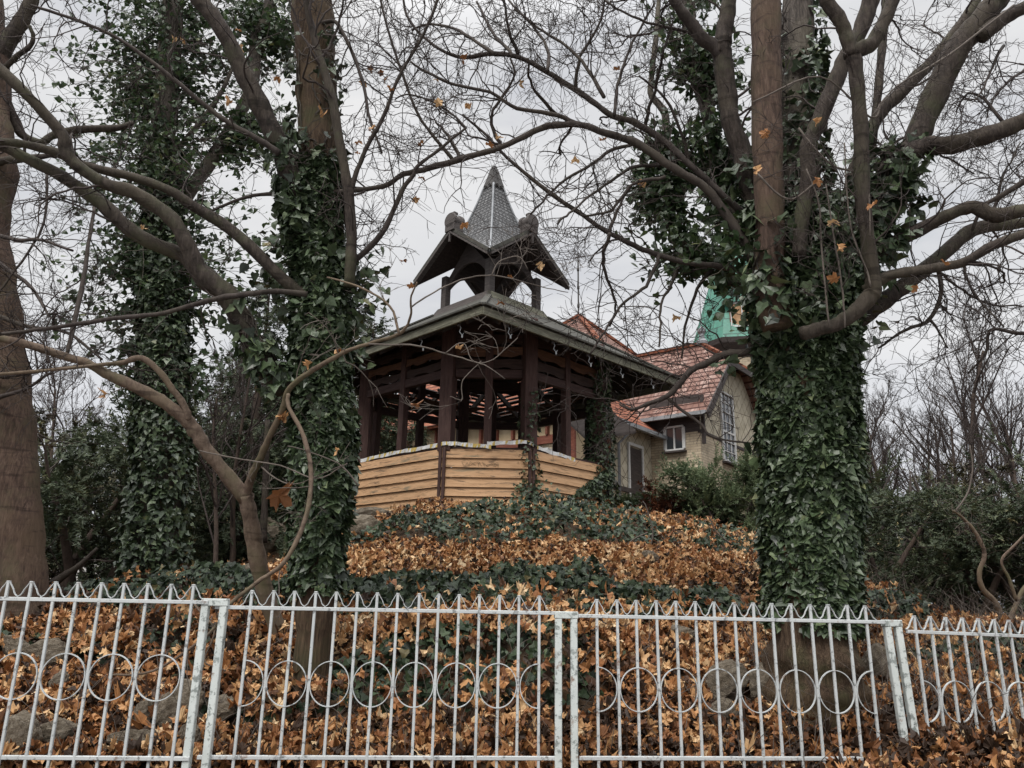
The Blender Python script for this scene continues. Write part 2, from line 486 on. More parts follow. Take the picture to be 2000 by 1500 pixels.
M["timber_dark"] = timber("timber_dark", (.022, .018, .017), (.045, .036, .033), (.075, .062, .058), (1.2, 6, 1))
M["glass"], _nt, _b = mat_new("window_glass")
_b.inputs["Base Color"].default_value = (.035, .04, .045, 1); _b.inputs["Roughness"].default_value = .08; _b.inputs["Specular IOR Level"].default_value = .9
M["frame_white"] = mat_noise("frame_white", [(.3, (.42, .42, .41)), (.7, (.62, .62, .60))], 9, rough=.7, bump_s=.1)
M["copper"] = tile_mat("green_copper", (.040, .17, .125), (.065, .25, .18), (.02, .08, .06), .55, .9, .55, .04, .4, (.05, .16, .11))
M["zinc"] = mat_noise("zinc", [(.3, (.15, .16, .17)), (.7, (.27, .28, .29))], 5, rough=.5, bump_s=.1)
M["iron"] = mat_noise("iron", [(.3, (.03, .028, .027)), (.7, (.06, .055, .05))], 8, rough=.6, bump_s=.2)
M["yellow_wall"] = mat_noise("yellow_wall", [(.3, (.46, .38, .19)), (.7, (.58, .50, .28))], 2, rough=.9, bump_s=.1)
M["grey_wall"] = mat_noise("grey_wall", [(.3, (.40, .39, .38)), (.7, (.52, .51, .50))], 2, rough=.9, bump_s=.1)
M["shutter"] = mat_noise("shutter_wood", [(.3, (.22, .12, .06)), (.7, (.42, .27, .16))], 5, rough=.9)
M["red_fence"] = mat_noise("red_fence_paint", [(.3, (.10, .024, .018)), (.7, (.18, .045, .032))], 4, rough=.8, bump_s=.2)
M["graffiti"] = mat_noise("graffiti_line", [(.3, (.20, .14, .085)), (.7, (.27, .20, .13))], 30, rough=.8, bump_s=0)

def tape_mat():
    m, nt, b = mat_new("barrier_tape_print")
    v = coords(nt, "UV", (1, 1, 1), (0, 0, R(35)))
    w = N_(nt, "ShaderNodeTexWave"); w.inputs["Scale"].default_value = 1.35; w.inputs["Distortion"].default_value = .4
    nt.links.new(v, w.inputs["Vector"])
    r = ramp(nt, w.outputs["Fac"], [(.0, (.70, .70, .69)), (.76, (.62, .62, .61)), (.82, (.55, .42, .14)), (1, (.55, .40, .10))])
    nt.links.new(r.outputs[0], b.inputs["Base Color"]); b.inputs["Roughness"].default_value = .4
    return m
M["tape"] = tape_mat()
# ================================================================ terrain
GX, GY = -0.44, 13.9
def ground(x, y):
    x = np.asarray(x, float); y = np.asarray(y, float)
    dx = x - GX
    dx = np.where(dx < 0, dx * 1.16, dx * .96)
    dy = y - GY
    r = np.sqrt(dx**2 + dy**2) + np.clip((-(x - GX) - .75), 0, 2.2) * 1.05 * np.clip((14.6 - y) / 2, 0, 1) * np.clip((y - 7.5) / 1.5, 0, 1)
    r = r + np.clip(x - GX - 4.3, 0, 4) * 1.7
    r = r + .22 * vnoise(x, y, 1.3, 1) * np.clip((r - 3) / 2, 0, 1)
    m = np.interp(r, [0, 3.5, 4.2, 5.5, 7.15, 7.9, 8.25, 8.7, 9.15, 9.6, 12],
                     [2.95, 2.90, 2.70, 2.24, 1.80, 1.53, 1.46, 1.32, 1.0, .78, .70])
    b = np.interp(y, [0, 4.0, 4.5, 5.2, 6.2, 7.5, 9], [.62, .64, .76, 1.08, 1.36, 1.45, 1.45])
    b = b + .14 * np.exp(-((x - 2.5) / .9)**2 - ((y - 4.5) / .7)**2)
    g = np.maximum(m, b)
    near = np.clip((17 - y) / 4, 0, 1) * np.clip((y - 3.8), 0, 1)
    g = g + near * (.05 * vnoise(x, y, .55, 2) + .03 * vnoise(x, y, .22, 3)) + .05 * vnoise(x, y, 4, 4) * np.clip((y - 5) / 3, 0, 1)
    return g

xs = np.unique(np.concatenate([np.arange(-9, 9.01, .14), np.arange(-30, 30.1, 1.0), np.linspace(-160, 160, 41)]))
ys = np.unique(np.concatenate([np.arange(3.72, 18, .14), np.arange(18, 50, 1.2), np.linspace(50, 400, 30)]))
XX, YY = np.meshgrid(xs, ys)
ZZ = ground(XX, YY)
ZZ[0, :] = ZZ[1, :]
V = np.stack([XX, YY, ZZ], -1).reshape(-1, 3)
nx, ny = len(xs), len(ys)
i = (np.arange(ny - 1)[:, None] * nx + np.arange(nx - 1)[None]).ravel()
F = np.stack([i, i + 1, i + nx + 1, i + nx], 1)
link("ground", mesh_np("ground", V, F.ravel(), np.full(len(F), 4), M["soil"], None, True))
tag(bpy.data.objects["ground"], kind="structure")
# pavement in front and the low retaining wall under the fence
MB().box((0, -13.3, -.05), 240, 34, .1).build("pavement", M["pavement"])
tag(bpy.data.objects["pavement"], kind="structure")
w = MB()
for k in range(60):
    x0 = -12 + k * .42
    for j in range(2):
        xo = .2 * j
        w.box((x0 + xo + .2, 3.62 + rng.uniform(-.01, .01), .15 + .29 * j), .405, .2 + rng.uniform(0, .03), .28)
o = w.build("retaining_wall", M["stone"], bevel=.02)
tag(o, "low rough stone retaining wall under the white fence", "wall")
# pale path far left
P = MB()
px = np.linspace(-40, -3.0, 40)
pv = []
for x in px:
    for y in (19.0, 20.6):
        pv.append((x, y, float(ground(x, y)) + .02))
P.add(pv, [(2*k, 2*k+2, 2*k+3, 2*k+1) for k in range(39)])
tag(P.build("path", M["path"], smooth=True), kind="structure")

# ---------------------------------------------------------------- stones
def hit(px, py, Y0=3.9, Y1=30):
    """where the line of sight through a photo pixel meets the terrain"""
    Ys = np.arange(Y0, Y1, .02)
    P = np.array([at(px, py, y) for y in Ys])
    k = np.nonzero(P[:, 2] <= ground(P[:, 0], P[:, 1]))[0]
    return P[k[0]] if len(k) else P[-1]
ROCKS = []
def rock(name, px, py, Y, wpx, hpx, label, seed, depth=.7, flat=False, tilt=0):
    r = np.random.default_rng(seed)
    c = hit(px, py + hpx * .40); k = mpp(c)
    c = c + np.array([0, .22 * wpx * k * depth, hpx * .50 * k]); ROCKS.append((c[0], c[1], wpx * .5 * k))
    bm = bmesh.new()
    bmesh.ops.create_icosphere(bm, subdivisions=4, radius=1)
    planes = [(v / np.linalg.norm(v), r.uniform(.62, .92)) for v in r.normal(0, 1, (13, 3))]
    for v in bm.verts:
        p = np.array(v.co)
        for nrm, dd in planes:
            e = p @ nrm - dd
            if e > 0: p = p - nrm * e * .93
        q = p * 3.1
        p = p * (1 + .035 * math.sin(q[0]*3 + q[1]*2 + seed) + .03 * math.sin(q[2]*5 - q[0]*3) + r.normal(0, .010))
        v.co = p
    me = bpy.data.meshes.new(name); bm.to_mesh(me); bm.free()
    me.materials.append(M["stone"])
    o = link(name, me)
    o.location = c; o.scale = (wpx/2*k*1.15, depth*(wpx+hpx)/4*k, hpx/2*k*1.2); o.rotation_euler = (0, R(tilt), r.uniform(-.3, .3))
    return tag(o, label, "stone")
rock("boulder", 708, 1038, 10.1, 84, 58, "large grey boulder under the left corner of the gazebo", 3)
rock("boulder", 720, 1010, 11.0, 80, 30, "flat grey slab wedged beneath the gazebo's left cladding", 5)
rock("boulder", 1268, 1092, 7.6, 34, 26, "small pale stone among tan leaves on the right of the mound", 6)
rock("boulder", 520, 1055, 9.3, 70, 70, "mossy brown boulder behind the slender forked tree", 8)
rock("boulder", 425, 1135, 7.4, 60, 44, "rounded dark stone beside the left ivy trunk's foot", 9)
rock("boulder", 480, 1130, 7.5, 50, 42, "dark stone under the leafy bank behind the slender trunk", 10)
rock("boulder", 22, 1275, 5.3, 80, 40, "grey slab tilted at the foot of the big brown trunk", 11, tilt=25)
rock("boulder", 85, 1285, 5.2, 86, 50, "tan boulder seen inside the leftmost full ring of the fence", 12)
rock("boulder", 110, 1338, 4.9, 34, 40, "small split grey stone low behind the left fence bars", 13)
rock("boulder", 352, 1375, 4.75, 70, 70, "pointed brown stone left of the paired post near the slender tree", 14)
rock("boulder", 318, 1400, 4.65, 56, 60, "brown wedge stone leaning against the pointed stone", 15)
rock("boulder", 275, 1402, 4.6, 36, 50, "narrow upright stone behind the left fence section", 16, tilt=12)
rock("boulder", 110, 1440, 4.5, 80, 50, "wide flat stone showing above the bottom rail at far left", 17)
rock("boulder", 255, 1452, 4.45, 90, 40, "low broad stone under leaves behind the left bottom rail", 18)
rock("boulder", 425, 1395, 4.75, 60, 50, "brown stone seen between the two tubes of the left paired post", 19)
rock("boulder", 360, 1447, 4.5, 50, 45, "squarish stone left of the paired post at the bottom rail", 20)
rock("boulder", 1430, 1345, 4.85, 84, 72, "square brown block left of the round stone beside the right trunk", 21)
rock("boulder", 1510, 1350, 4.8, 74, 80, "rounded tan boulder beside the bare foot of the right ivy trunk", 22)
rock("boulder", 1415, 1400, 4.7, 60, 46, "dark low stone beneath the square brown block", 23)
rock("boulder", 1725, 1310, 5.2, 62, 70, "grey stone behind the right paired post", 24)
rock("boulder", 1330, 1240, 5.9, 60, 30, "pale flat stone half buried behind the middle of the right section", 25)
rock("boulder", 30, 1450, 4.5, 70, 90, "mossy brown rock at the lower left edge behind the fence", 26)

# ---------------------------------------------------------------- litter and ground ivy
def gnormal(x, y, e=.08):
    zx = (ground(x + e, y) - ground(x - e, y)) / (2 * e)
    zy = (ground(x, y + e) - ground(x, y - e)) / (2 * e)
    n = np.stack([-zx, -zy, np.ones_like(zx)], -1)
    return n / np.linalg.norm(n, axis=1)[:, None]

def ivy_density(x, y):
    dx = x - GX
    dxx = np.where(dx < 0, dx * 1.16, dx * .96)
    r = np.sqrt(dxx**2 + (y - GY)**2)
    n = vnoise(x, y, .8, 7) * .75 + vnoise(x, y, .33, 8) * .35
    band = lambda a, b, s=.18: np.clip(np.minimum(r - a, b - r) / s + .5, 0, 1)
    front = np.clip((13 - y) / 1.0, 0, 1)
    upper = band(4.25, 5.5) * np.clip((2.7 - dx) / .8, 0, 1) * np.clip((dx + 2.4) / .5, 0, 1) * 1.15
    upper2 = band(4.2, 5.5) * np.clip((dx - 2.4) / .6, 0, 1) * .74
    midb = band(7.3, 8.15) * np.clip((4.4 - dx) / .6, 0, 1) * 1.15
    low = band(8.5, 9.25) * np.clip((1.9 - dx) / .8, 0, 1) * np.clip((dx + 1.0) / .5, .3, 1) * .78
    left = np.clip((-1.0 - dx) / .5, 0, 1) * band(8.0, 9.0) * .5
    left2 = np.clip((-2.3 - dx) / .4, 0, 1) * np.clip((y - 5.2) / .3, 0, 1) * np.clip((8 - y) / .5, 0, 1) * .5
    right = np.clip((dx - 2.6) / .5, 0, 1) * np.clip((y - 5.2) / .3, 0, 1) * np.clip((6.4 - y) / .4, 0, 1) * .6
    top = band(3.4, 4.2) * .15
    d = np.maximum.reduce([upper, upper2, midb, low, left, left2, right, top]) * front
    return d + n * .56

def sample(n, y0, y1, spread=.74, ypow=1.0):
    y = y0 + (y1 - y0) * rng.random(n)**ypow
    x = rng.uniform(-1, 1, n) * (spread * y + .4)
    return x, y

# fallen leaves
x1, y1 = sample(28000, 3.75, 6.0); x2, y2 = sample(42000, 5.8, 10.4); x3, y3 = sample(9000, 10.2, 22)
x = np.concatenate([x1, x2, x3]); y = np.concatenate([y1, y2, y3])
d = ivy_density(x, y)
keep = rng.random(len(x)) < np.clip(1.25 - 1.35 * np.clip(d, 0, 1), .07, 1)
rr = np.hypot(x - GX, y - GY)
keep &= ~(rr < 2.0)
keep &= (y > 4.16 + .05 * (x + 2)) | (x > 1.55)
for a_, b_, c_ in ROCKS: keep &= ~((np.abs(x - a_) < c_ * .95) & (y < b_ + c_ * .6) & (y > b_ - c_ * 1.25) & (rng.random(len(x)) < .93))
x, y, d = x[keep], y[keep], d[keep]
n = len(x)
Np = gnormal(x, y) + rng.normal(0, .55, (n, 3)) * [1, 1, .6]
Np[:, 2] = np.abs(Np[:, 2]) + .15
z = ground(x, y) + rng.uniform(.0, .085, n) + np.where(d > .5, rng.uniform(.03, .15, n), 0)
T = rng.normal(0, 1, (n, 3)); T[:, 2] *= .5
sz = rng.uniform(.032, .080, n) * np.where(y < 6, 1.0, .9)
patch = .5 + .5 * vnoise(x, y, 1.1, 12)
terr = np.clip(1 - np.abs(rr[keep] - 6.5) / 1.0, 0, 1)
rn = np.clip(rng.normal(.43, .32, n) + (patch - .5) * .3 + terr * .12 - .05 - np.where((y < 5.2) & (x > .2), .10, 0) - np.where(y < 5.0, .06, 0), 0, 1)
o = link("fallen_leaves", leaf_mesh("fallen_leaves", np.stack([x, y, z], 1), Np, T, sz, MAPLE, M["litter"], .95, rn))
tag(o, "dry tan and orange maple leaves lying over the mound and ground", "leaves", kind="stuff")

# ground ivy
x1, y1 = sample(16000, 4.3, 6.8); x2, y2 = sample(42000, 5.6, 10.6); x3, y3 = sample(2500, 10, 13)
x = np.concatenate([x1, x2, x3]); y = np.concatenate([y1, y2, y3])
d = ivy_density(x, y)
keep = (d > .42 + .2 * rng.random(len(x))) & (np.hypot(x - GX, y - GY) > 2.2)
for a_, b_, c_ in ROCKS: keep &= ~((np.abs(x - a_) < c_ * .95) & (y < b_ + c_ * .6) & (y > b_ - c_ * 1.6))
x, y, d = x[keep], y[keep], d[keep]
n = len(x)
rq = np.hypot(np.where(x < GX, 1.16, .96) * (x - GX), y - GY)
hgt = np.clip((d - .4), 0, .8) * np.where(rq > 6.4, np.clip((rq - 7.2) / .5, .12, 1), 1) * (.27 + .26 * vnoise(x, y, .32, 14))
z = ground(x, y) + .02 + hgt * rng.random(n)**.55
Np = gnormal(x, y) * .45 + np.array([0, -.75, .2]) + rng.normal(0, .55, (n, 3))
T = np.stack([rng.normal(0, .6, n), rng.normal(-.7, .4, n), rng.normal(-.5, .4, n)], 1)
o = link("ground_ivy", leaf_mesh("ground_ivy", np.stack([x, y, z], 1), Np, T, rng.uniform(.040, .075, n), IVY, M["ivy_ground"], .3, np.clip(rng.normal(.42, .24, n), 0, .97)))
tag(o, "dark green ivy carpeting the terraces of the mound", "ivy", kind="stuff")

# ================================================================ fence
ZTOP, ZBOT = 1.575, .865
def fence_section(label, xa, xb, n, Ya, Yb, ytopA, ytopB, exA, exB, zb=ZBOT):
    A = at(xa, ytopA, Ya); B = at(xb, ytopB, Yb)
    root = empty("fence_section", ((A + B) / 2)[:2].tolist() + [zb - .3], 0, label, "fence", "white fence sections")
    d = (B - A); sp = np.linalg.norm(d) / (n - 1); d /= np.linalg.norm(d)
    up = np.array([0, 0, 1.0]); nrm = np.cross(d, up); nrm /= np.linalg.norm(nrm)
    w = .014
    s0 = A - d * exA; s1 = B + d * exB
    MB().beam(s0, s1, .020, .0185).build("top_rail", M["white"], root, bevel=.002)
    dz = A[2] - zb
    MB().beam(s0 - up * dz, s1 - up * dz, .020, .0185).build("bottom_rail", M["white"], root, bevel=.002)
    zt = .084
    for k in range(n):
        p = A + d * sp * k + nrm * .0005
        jl = rng.normal(0, .0018, 3); jl[2] = 0
        q0 = p - up * (dz + .24) + jl * 2; q1 = p + up * zt + jl
        mb = MB().beam(q0, q1, w, w, nrm)
        # flattened tip
        mb.beam(q1 - d * .009, q1 + d * .009, .018, .005)
        mb.build("bar", M["white"], root, bevel=.002)
        # spike strips from the tip down to the rail on both sides
        for sgn in (-1, 1):
            t = np.linspace(0, 1, 9)[:, None]
            e = p + d * sgn * (sp / 2 - .004) + up * .012
            st = q1 + d * sgn * .007 - up * .003
            path = st + (e - st) * t
            path = path - d * sgn * (.009 * np.clip((t - .55) / .45, 0, 1) * (1 - t) * 4) 
            m2 = MB()
            path[-1] = path[-1] + d * sgn * .004
            for a, b in zip(path[:-1], path[1:]): m2.beam(a, b + (b - a) * .12, .011, .0032, np.cross(nrm, b - a))
            m2.build("spike_strip", M["white"], root)
    zc = A[2] - .358; rx = sp - w * .5 - .002; rz = .106
    for k in range(0, n, 2):
        a0, a1 = 0, 2 * PI
        if k == 0: a0, a1 = -PI/2, PI/2
        if k == n - 1: a0, a1 = PI/2, 3 * PI/2
        t = np.linspace(a0, a1, 49)
        c = A + d * sp * k; dzr = 0
        P = c[None] + d * (rx * np.cos(t))[:, None] + up * (rz * np.sin(t) - .358)[:, None] + nrm[None] * .004
        m3 = MB()
        for a, b in zip(P[:-1], P[1:]):
            m3.beam(a, b + (b - a) * .06, .011, .0042, np.cross(nrm, b - a))
        m3.build("ring", M["white"], root)
    return A, B, d, nrm

fence_section("leftmost fence section, its bars leaning, in front of the big brown trunk", -35, 374, 10, 3.97, 4.03, 1168.5, 1176, .4, .085)
fence_section("fence section between the two left paired posts, below the mound's middle", 491, 1053, 15, 4.08, 4.20, 1187, 1197, .18, .115)
fence_section("fence section in front of the right ivy trunk, bottom rail sinking in leaves", 1166, 1693, 15, 4.22, 4.38, 1203.5, 1214.5, .10, .10)
fence_section("rightmost and lowest fence section, receding past dark shrubs", 1787, 2200, 15, 4.46, 4.95, 1234, 1250, .055, .3, .74)

def fence_post(label, xa, xb, Y, ytop, lean=0):
    A = at(xa, ytop, Y); B = at(xb, ytop + (xb - xa) * .017, Y + .01)
    root = empty("fence_post", ((A + B) / 2)[:2].tolist() + [.4], 0, label, "fence post", "paired white fence posts")
    for p, lab in ((A, 0), (B, 1)):
        q = p.copy(); q[2] = .4; q[0] += lean
        MB().beam(q, p - np.array([0, 0, .0185]), .036, .038, (0, 1, 0)).build("post_tube", M["white_post"], root, bevel=.003)
    d = (B - A) / np.linalg.norm(B - A)
    MB().beam(A - d * .021, B + d * .021, .041, .036).build("cap_bar", M["white_post"], root, bevel=.003)
fence_post("white paired post joined by a cap bar, left of the slender tree's foot", 403, 439, 4.05, 1176)
fence_post("white paired post with greenish paint in front of the mound's centre", 1090.5, 1120.5, 4.21, 1201)
fence_post("leaning white paired post right of the right ivy trunk", 1731, 1752, 4.42, 1217, .05)
# ================================================================ gazebo
gz = empty("gazebo", (GX, GY, 2.95), 0, "dark timber gazebo with orange clapboard parapet and slate lantern spire on the mound", "gazebo")
C0 = np.array([GX, GY, 0.0])
SQ = math.sqrt(.5)
E1 = np.array([SQ, -SQ, 0]); E2 = np.array([-SQ, -SQ, 0]); UZ = np.array([0, 0, 1.0])
octo = [(-.59, -1.9), (.72, -1.9), (2.00, -.62), (2.00, .62), (.72, 1.9), (-.59, 1.9), (-2.22, .62), (-2.22, -.42)]
OV = [C0 + np.array([a, b, 0]) for a, b in octo]
FLOOR, RAIL, TRANS, TOPB = 2.97, 3.96, 5.20, 6.06
# floor
fl = MB(); fl.prism([v * [1, 1, 0] + [0, 0, 2.86] for v in OV], (0, 0, .10)); fl.build("floor_slab", M["timber_dark"], gz)

def wavy_board(mb, p, q, z, h, amp, seed, th=.022, out=None):
    d = q - p; L = np.linalg.norm(d); d = d / L
    r = np.random.default_rng(seed); ph, ph2 = r.uniform(0, 6.28, 2); wl = r.uniform(.42, .62)
    t = np.linspace(0, 1, 22)
    lo = z + amp * (np.sin(t * L / wl * 6.28 + ph) + .4 * np.sin(t * L / wl * 14 + ph2))
    hi = z + h + .3 * amp * np.sin(t * L / wl * 5 + ph2)
    P = [p + d * L * a + UZ * b for a, b in zip(t, lo)] + [p + d * L * a + UZ * b for a, b in zip(t[::-1], hi[::-1])]
    # quads instead of one concave n-gon
    n = len(t); off = out * th
    A = np.array([p + d * L * a + UZ * b for a, b in zip(t, lo)]); B = np.array([p + d * L * a + UZ * b for a, b in zip(t, hi)])
    V = np.vstack([A, B, A + off, B + off]); F = []
    for i in range(n - 1):
        F += [(i, i+1, n+i+1, n+i), (2*n+i+1, 2*n+i, 3*n+i, 3*n+i+1), (i+1, i, 2*n+i, 2*n+i+1), (n+i, n+i+1, 3*n+i+1, 3*n+i)]
    F += [(0, n, 3*n, 2*n), (n-1, 3*n-1, 4*n-1, 2*n-1)]
    mb.add(V, F)

for k in range(8):
    a, b = OV[k], OV[(k + 1) % 8]
    d = (b - a); L = np.linalg.norm(d); d /= L
    out = np.array([d[1], -d[0], 0])
    if out @ (a - C0) < 0: out = -out
    front = k in (0, 1, 2, 7, 6)
    # corner post
    rot = np.arctan2(out[1], out[0])
    prev = OV[k - 1]
    bis = (a - C0); bis[2] = 0; bis /= np.linalg.norm(bis)
    tang = np.array([-bis[1], bis[0], 0])
    w = .215
    MB().box((a[0], a[1], (RAIL - .06 + TOPB + .1) / 2), w, w, TOPB + .16 - RAIL, [bis, tang, UZ]).box((a[0], a[1], (FLOOR - .12 + RAIL - .06) / 2), .14, .14, RAIL - .06 - FLOOR + .12, [bis, tang, UZ]).build("post", M["post"], gz, bevel=.008)
    # corner cover strips over the cladding (double dark strip)
    for s_ in (-1, 1):
        MB().beam(a + bis * .142 + tang * .033 * s_ + UZ * 2.70, a + bis * .142 + tang * .033 * s_ + UZ * 3.955, .046, .03, bis).build("corner_strip", M["post"], gz)
    mid = (a + b) / 2
    MB().box((mid[0], mid[1], (RAIL + TOPB) / 2), .125, .125, TOPB - RAIL, [d, out, UZ]).build("mid_post", M["post"], gz, bevel=.006)
    pa, pb = a + d * .11, b - d * .11
    MB().beam(pa + UZ * TRANS, pb + UZ * TRANS, .10, .145).build("transom", M["beam"], gz, bevel=.006)
    MB().beam(a + UZ * (TOPB), b + UZ * (TOPB), .13, .17).build("top_beam", M["beam"], gz)
    MB().beam(pa + UZ * (RAIL - .01), pb + UZ * (RAIL - .01), .16, .045).build("hand_rail", M["beam"], gz)
    # frieze of wavy boards
    zz = TRANS + .10
    for j in range(4):
        fb = MB()
        miss = (k in (3, 4, 5) and j == 2 + k % 2) or (k == 7 and j == 3)
        if miss: zz += .2; continue
        jj = rng.uniform(-.012, .012)
        pa2 = pa + UZ * rng.uniform(-.015, .015) * (3 if k in (3, 4, 5) else 1)
        wavy_board(fb, pa2 + out * (.01 + .016 * j), pb + out * (.01 + .016 * j), zz + jj, .155 if k in (0, 1, 2) else .085 if k in (3, 4, 5, 6) else .125, .017 if k < 3 else .024, 50 + k * 7 + j, .02, out)
        fb.build("frieze_board", M["frieze"] if j == 1 else M["frieze_dark"], gz)
        zz += .205
    # cladding panel: 7 lapped boards
    if True:
        cl = MB(); nb = 7; bh = .151
        for j in range(nb):
            zt = RAIL - .035 - j * bh
            jit = rng.uniform(-.006, .006)
            p0 = a - d * .052; p1 = b + d * .052
            o_t, o_b = .098, .130
            tl = rng.uniform(-.004, .004)
            prof = [(o_t - .02, zt + .012), (o_t, zt + .012), (o_b, zt - bh + .016 + jit), (o_b - .022, zt - bh + .016 + jit)]
            ring0 = np.array([p0 + out * q[0] + UZ * (q[1] + tl) for q in prof])
            ring1 = np.array([p1 + out * q[0] + UZ * (q[1] - tl) for q in prof])
            cl.loft([ring0, ring1])
        cl.build("clapboard_panel", M["clad"], gz)
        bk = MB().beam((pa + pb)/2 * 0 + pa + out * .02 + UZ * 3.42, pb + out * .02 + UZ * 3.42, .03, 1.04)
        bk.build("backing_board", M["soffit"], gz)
# roof : square pyramid with a corner towards the pavement
ZE = 5.60
HD, HT = 3.62, 1.10
def sq(h, z): return [C0 + v * h + UZ * z for v in (np.array([0, -1, 0]), np.array([1, 0, 0]), np.array([0, 1, 0]), np.array([-1, 0, 0]))]
slope = (6.88 - 5.70) / (HD - HT)
for k in range(4):
    lo, hi = sq(HD, 5.70), sq(HT, 6.88)
    a, b, c, dd = lo[k], lo[(k+1)%4], hi[(k+1)%4], hi[k]
    nrm = np.cross(b - a, c - a); nrm /= np.linalg.norm(nrm)
    if nrm[2] < 0: nrm = -nrm
    if k in (0, 3):
        MB().prism([a, b, c, dd], nrm * .028).build("roof_plane", M["felt"], gz)
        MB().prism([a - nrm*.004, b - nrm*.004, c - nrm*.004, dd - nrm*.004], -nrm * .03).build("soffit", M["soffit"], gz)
    else:   # decayed rear slopes: loose boards with gaps, many missing
        rb = MB(); nr = 19
        solid = (lambda j, u: j > 7 or (u < .55 if k == 1 else u > .62))
        for j in range(nr):
            t0 = j / nr; hgt = (1.02 if j > 8 else rng.uniform(.42, .72)) / nr
            u = 0.0
            while u < 1:
                du = rng.uniform(.14, .34); u1 = min(1, u + du)
                sol = solid(j, (u + u1) / 2)
                if sol or rng.random() > (.2 if j > 1 else .05):
                    tt = t0 if sol else t0 + rng.uniform(0, .25) / nr
                    hg = 1.02 / nr if sol else hgt
                    P4 = []
                    for uu, tv in ((u, tt), (u1, tt + (0 if sol else rng.uniform(-.1, .1) / nr)), (u1, tt + hg), (u, tt + hg)):
                        e0 = a + (dd - a) * tv; e1 = b + (c - b) * tv; P4.append(e0 + (e1 - e0) * uu)
                    rb.prism(P4, nrm * (.024 + .004 * (j % 2)))
                u = u1 + .004
        rb.build("roof_boards", M["soffit"], gz)
    # fascia board at the eave
    lo2 = sq(HD + .012, 5.635)
    fa = MB().beam(lo2[k], lo2[(k+1)%4], .035, .125)
    fa.build("fascia", M["moss_board"], gz, bevel=.004)
    MB().beam(sq(HD + .03, 5.727)[k], sq(HD + .03, 5.727)[(k+1)%4], .10, .028).build("eave_trim", M["felt"], gz)
    # rafters
    e = (b - a) / np.linalg.norm(b - a)
    inn = (C0 - (a + b) / 2); inn[2] = 0; inn /= np.linalg.norm(inn)
    for t in np.linspace(.08, .92, 9):
        p = a + (b - a) * t + inn * .06
        reach = min(t, 1 - t) * 2 * HD * SQ * .96
        q = p + inn * reach; q[2] = 5.70 + reach * slope / SQ
        MB().beam(p - UZ * .10, q - UZ * .10, .055, .10).build("rafter", M["timber_dark"], gz)
for k in range(4):
    a, b = sq(HD - .05, 5.63)[k], sq(HT, 6.80)[k]
    MB().beam(a, b, .08, .13).build("hip_rafter", M["timber_dark"], gz)
    MB().beam(sq(HD, 5.745)[k], sq(HT, 6.93)[k], .10, .03).build("hip_cap", M["felt"], gz)
# lantern sill (flared skirt)
for k in range(4):
    lo, hi = sq(1.20, 6.83), sq(1.02, 7.06)
    a, b, c, dd = lo[k], lo[(k+1)%4], hi[(k+1)%4], hi[k]
    inn = (C0 - (a + b) / 2); inn[2] = 0; inn /= np.linalg.norm(inn)
    MB().prism([a, b, c, dd], inn * .05).build("sill_board", M["lantern"] if k in (2, 3) else M["moss_board"] if k == 0 else M["lantern"], gz)
MB().prism(sq(.98, 6.98), UZ * .06).build("sill_deck", M["lantern"], gz)
for k in range(4):
    p = sq(.88, 0)[k]
    MB().box((p[0], p[1], 7.37), .135, .135, .72, [E1, E2, UZ]).build("lantern_post", M["lantern"], gz, bevel=.006)
# lantern beams with arched braces
hq = .88 * SQ
for e, f in ((E1, E2), (E2, E1), (-E1, E2), (-E2, E1)):
    mb = MB()
    t = np.linspace(-1, 1, 25)
    lo = 7.42 + .42 * (1 - np.abs(t)**2.2); hi = 7.66 + .62 * (1 - np.abs(t))
    hi = np.maximum(hi, lo + .05)
    A = np.array([C0 + e * hq + f * (hq - .04) * q + UZ * z for q, z in zip(t, lo)])
    B = np.array([C0 + e * hq + f * (hq - .04) * q + UZ * z for q, z in zip(t, hi)])
    off = -e * .05; n = len(t)
    Vv = np.vstack([A, B, A + off, B + off]); F = []
    for i in range(n - 1):
        F += [(i, i+1, n+i+1, n+i), (2*n+i+1, 2*n+i, 3*n+i, 3*n+i+1), (i+1, i, 2*n+i, 2*n+i+1), (n+i, n+i+1, 3*n+i+1, 3*n+i)]
    mb.add(Vv, F); mb.build("gable_brace", M["timber_dark"], gz)
